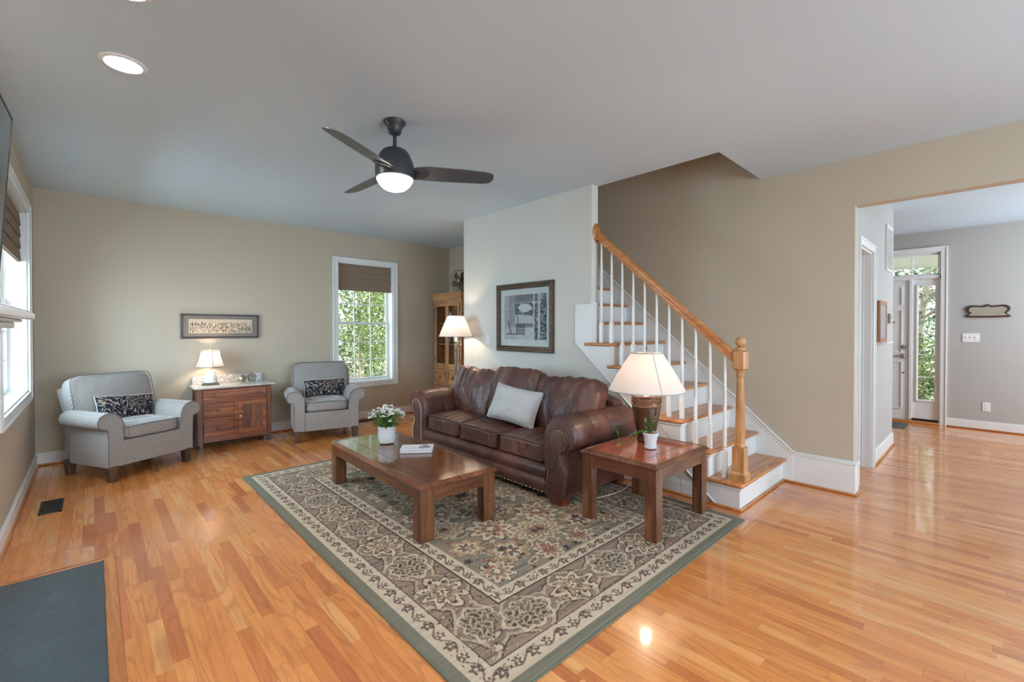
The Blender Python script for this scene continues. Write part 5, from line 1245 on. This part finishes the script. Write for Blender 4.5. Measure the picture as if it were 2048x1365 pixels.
for ang in (92, 211, 330):
    a = R(ang); mt = Matrix.Rotation(a, 4, 'Z') @ T(0, 0, -.330) @ Matrix.Rotation(R(-17), 4, 'X') @ Matrix.Diagonal((1.0, 1.12, 1, 1))
    out = [(.10, .045), (.14, .066), (.22, .070), (.45, .064), (.60, .058), (.645, .048), (.665, .028), (.672, 0), (.668, -.03), (.655, -.048), (.60, -.060), (.45, -.066), (.22, -.066), (.14, -.05), (.10, -.03)]
    b = B(); n = len(out); v = [(x, y, -.004) for x, y in out] + [(x, y, .004) for x, y in out]; b.add(v, [tuple(range(n)), tuple(range(2 * n - 1, n - 1, -1))] + [((i + 1) % n, i, n + i, n + (i + 1) % n) for i in range(n)], mt)
    bo = b.obj('blade', M_BLADE, t, bevel=.002)
    b = B(); out = [(.08, .04), (.13, .055), (.18, .05), (.205, .03), (.215, 0), (.205, -.03), (.18, -.045), (.13, -.045), (.08, -.03)]; n = len(out); v = [(x, y, -.014) for x, y in out] + [(x, y, -.003) for x, y in out]
    b.add(v, [tuple(range(n)), tuple(range(2 * n - 1, n - 1, -1))] + [((i + 1) % n, i, n + i, n + (i + 1) % n) for i in range(n)], mt); b.obj('blade_bracket', M_BRONZE, bo, bevel=.004)
def recessed(label, x, y, e, grp=None):
    t = thing('recessed_light', label, 'ceiling light', (x, y, CZ), group=grp)
    b = B(); b.lathe([(.074, -.004), (.078, -.010), (.096, -.006), (.100, -.001)], seg=40); b.obj('trim_ring', M_TRIM, t)
    b = B(); b.lathe([(1e-5, -.005), (.075, -.005)], seg=40); b.obj('lens', emit('lit_lens_%d' % int(x * 100 + y * 10), (.95, .97, 1, 1), e), t)
RL = 250
recessed('lit round recessed ceiling light, the complete one left of the ceiling fan', .127, 3.11, RL)
recessed('lit recessed ceiling light cut by the top edge of the photo', .10, 2.40, RL)
for (x, y) in ((.1, 1.0), (.1, -.6)):  # extra fixtures out of view, added to brighten the room
    recessed('added round recessed ceiling light out of view, for fill', x, y, RL, 'added fill lights out of view')
# stairwell light is added to brighten the shaft; all three hang out of sight
for (nm, lb, x, y, z, e) in (('flush_ceiling_light', 'added round ceiling light brightening the stairwell, out of view', 4.05, 3.6, 5.3, 14), ('flush_ceiling_light', 'round flush ceiling light in the foyer', 7.8, -.9, CZ, 12), ('flush_ceiling_light', 'round flush ceiling light in the closet beyond the hall doorway', 5.4, 1.6, CZ, 14)):
    t = thing(nm, lb, 'ceiling light', (x, y, z)); b = B(); b.lathe([(1e-5, -.09), (.07, -.08), (.12, -.05), (.14, -.02)], seg=32); b.obj('glass_dome', emit(nm + str(int(x)), ((1, .62, .38, 1) if 'closet' in lb else (1, .93, .85, 1)), e), t)
    b = B(); b.lathe([(.14, -.02), (.15, -.015), (.15, 0)], seg=32); b.obj('mount', M_NICKEL, t)

# ================================================================== FLOOR VENTS, MAT
def vent(label, x0, x1, y0, y1, along):
    t = thing('floor_vent', label, 'vent', ((x0 + x1) / 2, (y0 + y1) / 2, 0)); m = M_BLACK
    b = B(); s_ = .014; b.box(x0, y0, .0, x0 + s_, y1, .005); b.box(x1 - s_, y0, 0, x1, y1, .005); b.box(x0, y0, 0, x1, y0 + s_, .005); b.box(x0, y1 - s_, 0, x1, y1, .005); b.box(x0 + s_, y0 + s_, .0, x1 - s_, y1 - s_, .0012); b.obj('frame', plain('dark_bronze_vent', c(54, 52, 50), .4, .4), t, world=True)
    b = B(); n = 16 if along == 'x' else 9
    L0, L1 = (y0 + s_, y1 - s_) if along == 'y' else (x0 + s_, x1 - s_)
    if along == 'y':
        for k in range(9): x = x0 + s_ + (x1 - x0 - 2 * s_) * (k + .5) / 9; b.box(x - .0025, L0, .001, x + .0025, L1, .0045)
        for k in range(1, 4): y = L0 + (L1 - L0) * k / 4; b.box(x0 + s_, y - .003, .001, x1 - s_, y + .003, .0048)
    else:
        for k in range(9): y = y0 + s_ + (y1 - y0 - 2 * s_) * (k + .5) / 9; b.box(L0, y - .0025, .001, L1, y + .0025, .0045)
    b.obj('louvres', M_BLACK, t, world=True)
vent('black metal floor vent beside the left baseboard', -.30, -.175, 4.70, 5.05, 'y')
vent('dark floor vent under the back wall window', 2.80, 3.08, 6.235, 6.345, 'x')
t = thing('door_mat', 'grey striped door mat on the floor before the front door', 'mat', (8.22, .94, 0))
b = B(); b.box(7.98, .80, 0, 8.50, 1.50, .008); b.obj('pad', plain('grey_mat', c(120, 112, 106), .95), t, world=True, bevel=.003)
b = B()
for k in range(24): y = .815 + k * .029; b.box(7.99, y, .008, 8.49, y + .012, .0105)
b.obj('stripes', plain('dark_mat_rib', c(66, 60, 58), .95), t, world=True)

# ================================================================== FIREPLACE, TV
t = thing('fireplace_mantel', 'white moulded fireplace mantel at the left edge of the photo', 'mantel', (XL, 2.35, 0))
def mb(name, boxes, par=t, mat=M_TRIM, bev=.004):
    b = B()
    for q in boxes: b.box(*q)
    return b.obj(name, mat, par, world=True, bevel=bev)
mb('shelf', [(XL + .002, 1.60, 1.395, -.200, 3.115, 1.425), (XL + .002, 1.61, 1.425, -.206, 3.108, 1.434)], bev=.008)
mb('bed_moulding', [(XL + .002, 1.70, 1.355, -.255, 3.0, 1.382), (XL + .002, 1.66, 1.382, -.235, 3.04, 1.395), (XL + .002, 1.75, 1.325, -.29, 2.93, 1.355), (XL + .002, 1.80, 1.29, -.32, 2.88, 1.325)], bev=.008)
mb('frieze', [(XL + .002, 1.82, 1.08, -.35, 2.86, 1.29)])
mb('pilaster', [(XL + .002, 2.66, .06, -.34, 2.86, 1.08)]); mb('pilaster', [(XL + .002, 1.82, .06, -.34, 2.02, 1.08)])
mb('slate_surround', [(XL + .002, 2.02, .06, -.40, 2.14, 1.08), (XL + .002, 2.54, .06, -.40, 2.66, 1.08), (XL + .002, 2.14, .86, -.40, 2.54, 1.08)], mat=plain('slate_surround', c(70, 78, 84), .4))
mb('firebox', [(XL + .002, 2.14, .06, -.41, 2.54, .86)], mat=M_BLACK)
t = thing('hearth', 'flat dark slate hearth with mitred oak border in the lower left corner', 'hearth', (-.2, 2.35, 0))
b = B(); b.box(XL + .0, 1.2, 0, .036, 3.480, .022)
ms = N('blue_grey_slate'); n_ = ms.noise(ms.coord((1, 1, 1)), 6, 6, .65, 2); ms.base(ms.ramp(n_, [(.3, c(54, 66, 74)), (.55, c(68, 82, 90)), (.75, c(78, 94, 102))])); ms.set(.33, 0, 0, .5); ms.bump(ms.noise(ms.coord((1, .25, 1)), 34, 5, .6, 2), .25, .004)
b.obj('slate_slab', ms.m, t, world=True)
b = B(); v = lambda x, y, z: (x, y, z)
b.add([(.036, 1.15, 0), (.092, 1.15, 0), (.092, 3.522, 0), (.036, 3.480, 0), (.036, 1.15, .028), (.086, 1.15, .022), (.086, 3.516, .022), (.036, 3.480, .028)], [(0, 3, 2, 1), (4, 5, 6, 7), (0, 1, 5, 4), (1, 2, 6, 5), (2, 3, 7, 6), (3, 0, 4, 7)]); b.obj('border_strip', M_OAK, t, world=True, bevel=.004)
b = B(); b.add([(XL + .02, 3.480, 0), (.036, 3.480, 0), (.092, 3.522, 0), (XL + .02, 3.522, 0), (XL + .02, 3.480, .028), (.036, 3.480, .028), (.086, 3.516, .022), (XL + .02, 3.516, .022)], [(0, 1, 2, 3), (4, 7, 6, 5), (0, 4, 5, 1), (1, 5, 6, 2), (2, 6, 7, 3), (3, 7, 4, 0)]); b.obj('border_strip', M_OAKX, t, world=True, bevel=.004)
# television tilted down from the wall
t = thing('television', 'thin black flat television tilted out above the mantel', 'television', (-.30, 2.3, 1.95))
A = Vector((-.250, 2.935, 2.271)); Dv = Vector((-.012 * .5, -.2395, 0)).normalized(); Uv = Vector((-.036, 0, -.566)).normalized(); Nv = Uv.cross(Dv).normalized()
if Nv.x > 0: Nv = -Nv
Lt, Ht = 1.22, .70
def tvbox(a0, a1, h0, h1, d0, d1): return [A + Dv * a + Uv * h + Nv * d for d in (d0, d1) for (a, h) in ((a0, h0), (a1, h0), (a1, h1), (a0, h1))]
fc = [(0, 1, 2, 3), (4, 7, 6, 5), (0, 4, 5, 1), (1, 5, 6, 2), (2, 6, 7, 3), (3, 7, 4, 0)]
b = B(); b.add(tvbox(0, Lt, 0, Ht, .002, .028), fc); b.obj('body', M_BLACK, t, world=True)
b = B(); b.add(tvbox(.008, Lt - .008, .008, Ht - .012, 0, .003), fc); b.obj('screen', plain('glossy_screen', c(24, 25, 27), .06, spec=1.0), t, world=True)
b = B()
for q in ((0, Lt, 0, .008), (0, Lt, Ht - .012, Ht), (0, .008, 0, Ht), (Lt - .008, Lt, 0, Ht)): b.add(tvbox(q[0], q[1], q[2], q[3], -.002, .004), fc)
b.obj('bezel', M_BLACK, t, world=True)
b = B(); b.box(XL + .001, 2.1, 1.8, -.33, 2.4, 2.1); b.obj('wall_bracket', M_BLACK, t, world=True)

# ================================================================== HALL AND FOYER THINGS
HY_ = .80
t = thing('return_air_grille', 'tall white return air grille high on the hall wall', 'vent grille', (6.48, HY_, 2.24))
b = B(); casing(b, 'x', HY_, -1, 6.29, 6.66, 2.02, 2.46, w=.03, t=.012); b.obj('frame', M_TRIM, t, world=True)
b = B(); b.box(6.29, HY_ - .004, 2.02, 6.66, HY_ - .001, 2.46); b.obj('backing', plain('grille_shadow', c(120, 122, 126), .7), t, world=True)
b = B()
for k in range(24): z = 2.03 + k * .018; b.box(6.29, HY_ - .010, z, 6.66, HY_ - .004, z + .006)
for k in range(1, 6): x = 6.29 + .37 * k / 6; b.box(x - .003, HY_ - .011, 2.02, x + .003, HY_ - .004, 2.46)
b.obj('louvres', M_TRIM, t, world=True)
t = thing('framed_board', 'small grey memo board in oak frame with white ledge on the hall wall', 'board', (5.98, HY_, 1.43))
b = B(); b.box(5.79, HY_ - .03, 1.22, 5.83, HY_ - .001, 1.64); b.box(6.16, HY_ - .03, 1.22, 6.20, HY_ - .001, 1.64); b.box(5.83, HY_ - .03, 1.60, 6.16, HY_ - .001, 1.64); b.box(5.83, HY_ - .03, 1.22, 6.16, HY_ - .001, 1.26)
b.obj('frame', wood('oak_board_frame', c(130, 80, 48), c(176, 118, 78), c(196, 144, 102), 'z'), t, world=True, bevel=.003)
b = B(); b.box(5.83, HY_ - .024, 1.26, 6.16, HY_ - .002, 1.60); b.obj('panel', plain('slate_grey_board', c(150, 156, 164), .4), t, world=True)
b = B(); b.box(5.80, HY_ - .085, 1.21, 6.20, HY_ - .002, 1.222); b.obj('ledge', M_TRIM, t, world=True)
t = thing('thermostat', 'small grey thermostat on the hall wall corner', 'thermostat', (6.52, HY_, 1.47)); b = B(); b.box(-.045, -.022, -.055, .045, 0, .055); b.obj('case', plain('thermostat_grey', c(150, 140, 128), .5), t, bevel=.004)
b = B(); b.box(-.03, -.0235, .0, .03, -.0215, .035); b.obj('display', plain('thermostat_display', c(96, 100, 94), .3), t)
# foyer mirror
t = thing('wall_mirror', 'small wide mirror in scalloped dark wood frame on the foyer wall', 'mirror', (XF, .048, 1.60))
def mo(s, k):
    P = [(-.185, -.090), (-.19, -.06), (-.172, -.035), (-.195, -.01), (-.205, .025), (-.19, .055), (-.15, .072), (-.09, .066), (-.045, .062), (-.02, .072), (0, .084), (.02, .072), (.045, .062), (.09, .066), (.15, .072), (.19, .055), (.205, .025), (.195, -.01), (.172, -.035), (.19, -.06), (.185, -.090)]
    return smooth_closed([(a * s, z * k) for a, z in P], 3)
b = B(); b.prism(mo(1, 1), 'x', -.022, -.001); b.obj('frame', M_FRAMED, t, bevel=.004)
P = mo(.86, .72); b = B(); b.prism([(a * .98, z - .004) for a, z in P], 'x', -.025, -.0215); b.obj('mirror_glass', plain('silvered_glass', c(200, 205, 205), .03, 1), t, smooth=0)
t = thing('door_ornament', 'tiny red ornament hanging on the front door', 'ornament', (XF + .03, 1.013, 1.455)); b = B(); b.ball(-.01, 0, 0, .012, 10, 8); b.box(-.012, -.02, -.01, -.002, .02, .008); b.obj('bead', plain('red_glaze', c(150, 40, 36), .4), t)

# ================================================================== OUTDOORS
b = B(); b.box(-25, 6.62, -.5, 40, 40, -.3); b.box(8.95, -25, -.5, 45, 6.62, -.3); b.box(-30, -30, -.5, -.62, 6.62, -.3); g_ = b.obj('lawn', M_GROUND); g_['kind'] = 'structure'
b = B(); b.box(8.95, -2.5, 2.50, 11.2, 4.5, 2.6); b.box(11.1, -2.5, 2.48, 11.2, 4.5, 2.6); b.obj('porch_ceiling', M_TRIM, kind='structure')
b = B(); b.box(8.9, -2.5, -.3, 11.4, 4.5, -.02); b.obj('porch_floor', plain('porch_boards', c(150, 146, 140), .6), kind='structure')
def tree(label, x, y, h, cr, n, mat, seed, trunk=.06, low=.4, branches=5, sz=.085, name='leafy_tree'):
    rg = random.Random(seed); t = thing(name, label, 'tree', (x, y, -.3)); b = B()
    tp = [(0, 0, 0), (rg.uniform(-.1, .1), rg.uniform(-.1, .1), h * .35), (rg.uniform(-.25, .25), rg.uniform(-.25, .25), h * .7), (rg.uniform(-.3, .3), 0, h * .95)]; b.tube(tp, [trunk, trunk * .8, trunk * .55, trunk * .2], 8)
    for k in range(branches):
        z = h * rg.uniform(.3, .85); a = rg.random() * 2 * pi; L = cr * rg.uniform(.6, 1); b.tube([(0, 0, z), (math.cos(a) * L * .5, math.sin(a) * L * .5, z + L * .3), (math.cos(a) * L, math.sin(a) * L, z + L * .45)], [trunk * .4, trunk * .25, trunk * .1], 5)
    b.obj('trunk', M_BARK, t)
    b = B(); cl = [(rg.uniform(-cr, cr) * .7, rg.uniform(-cr, cr) * .7, rg.uniform(low, h)) for _ in range(26)]
    for i in range(n):
        c_ = cl[rg.randrange(len(cl))]; p = Vector((c_[0] + rg.gauss(0, cr * .24), c_[1] + rg.gauss(0, cr * .24), max(.05, c_[2] + rg.gauss(0, cr * .22))))
        d = Vector((rg.gauss(0, 1), rg.gauss(0, 1), rg.gauss(0, .6))); leaf(b, p, d, sz * rg.uniform(.7, 1.3), sz * .38)
    b.obj('foliage', mat, t, smooth=0); return t
tree('bright green tree seen through the left half of the back window', 4.3, 9.3, 3.9, 1.15, 5200, M_LEAF1, 1)
tree('pale-trunked sapling seen through the right half of the back window', 5.35, 9.9, 4.2, 1.1, 4200, M_LEAF1, 2, trunk=.05)
tree('dark green tree deeper in the woods behind the back window', 6.0, 13.2, 5.8, 2.4, 7000, M_LEAF2, 3, sz=.13)
tree('tall green tree far behind the sapling outside the back window', 7.9, 14.5, 6.0, 2.5, 6000, M_LEAF1, 4, sz=.14)
tree('spreading woodland tree at the far left outside the back window', 4.0, 13.0, 6.0, 2.0, 5000, M_LEAF2, 8, sz=.13)
tree('green tree outside the left wall window', -3.2, 6.8, 4.0, 1.4, 3500, M_LEAF1, 5, sz=.12)
tree('branchy tree with pale limbs outside the front door sidelight', 12.2, .95, 4.6, 1.2, 2600, M_LEAF2, 6, trunk=.09, branches=26, low=1.2)
tree('leafy shrub at the foot of the branchy tree outside the front door', 11.5, .98, 1.35, .75, 3200, M_LEAF1, 7, trunk=.03, low=.1, name='garden_shrub')
tree('dense green tree far beyond the front door', 16.5, 2.2, 5.2, 2.4, 5200, M_LEAF2, 9, sz=.15)
tree('pale green tree far right beyond the front door sidelight', 17.5, -.8, 4.8, 2.0, 4200, M_LEAF1, 10, sz=.15)
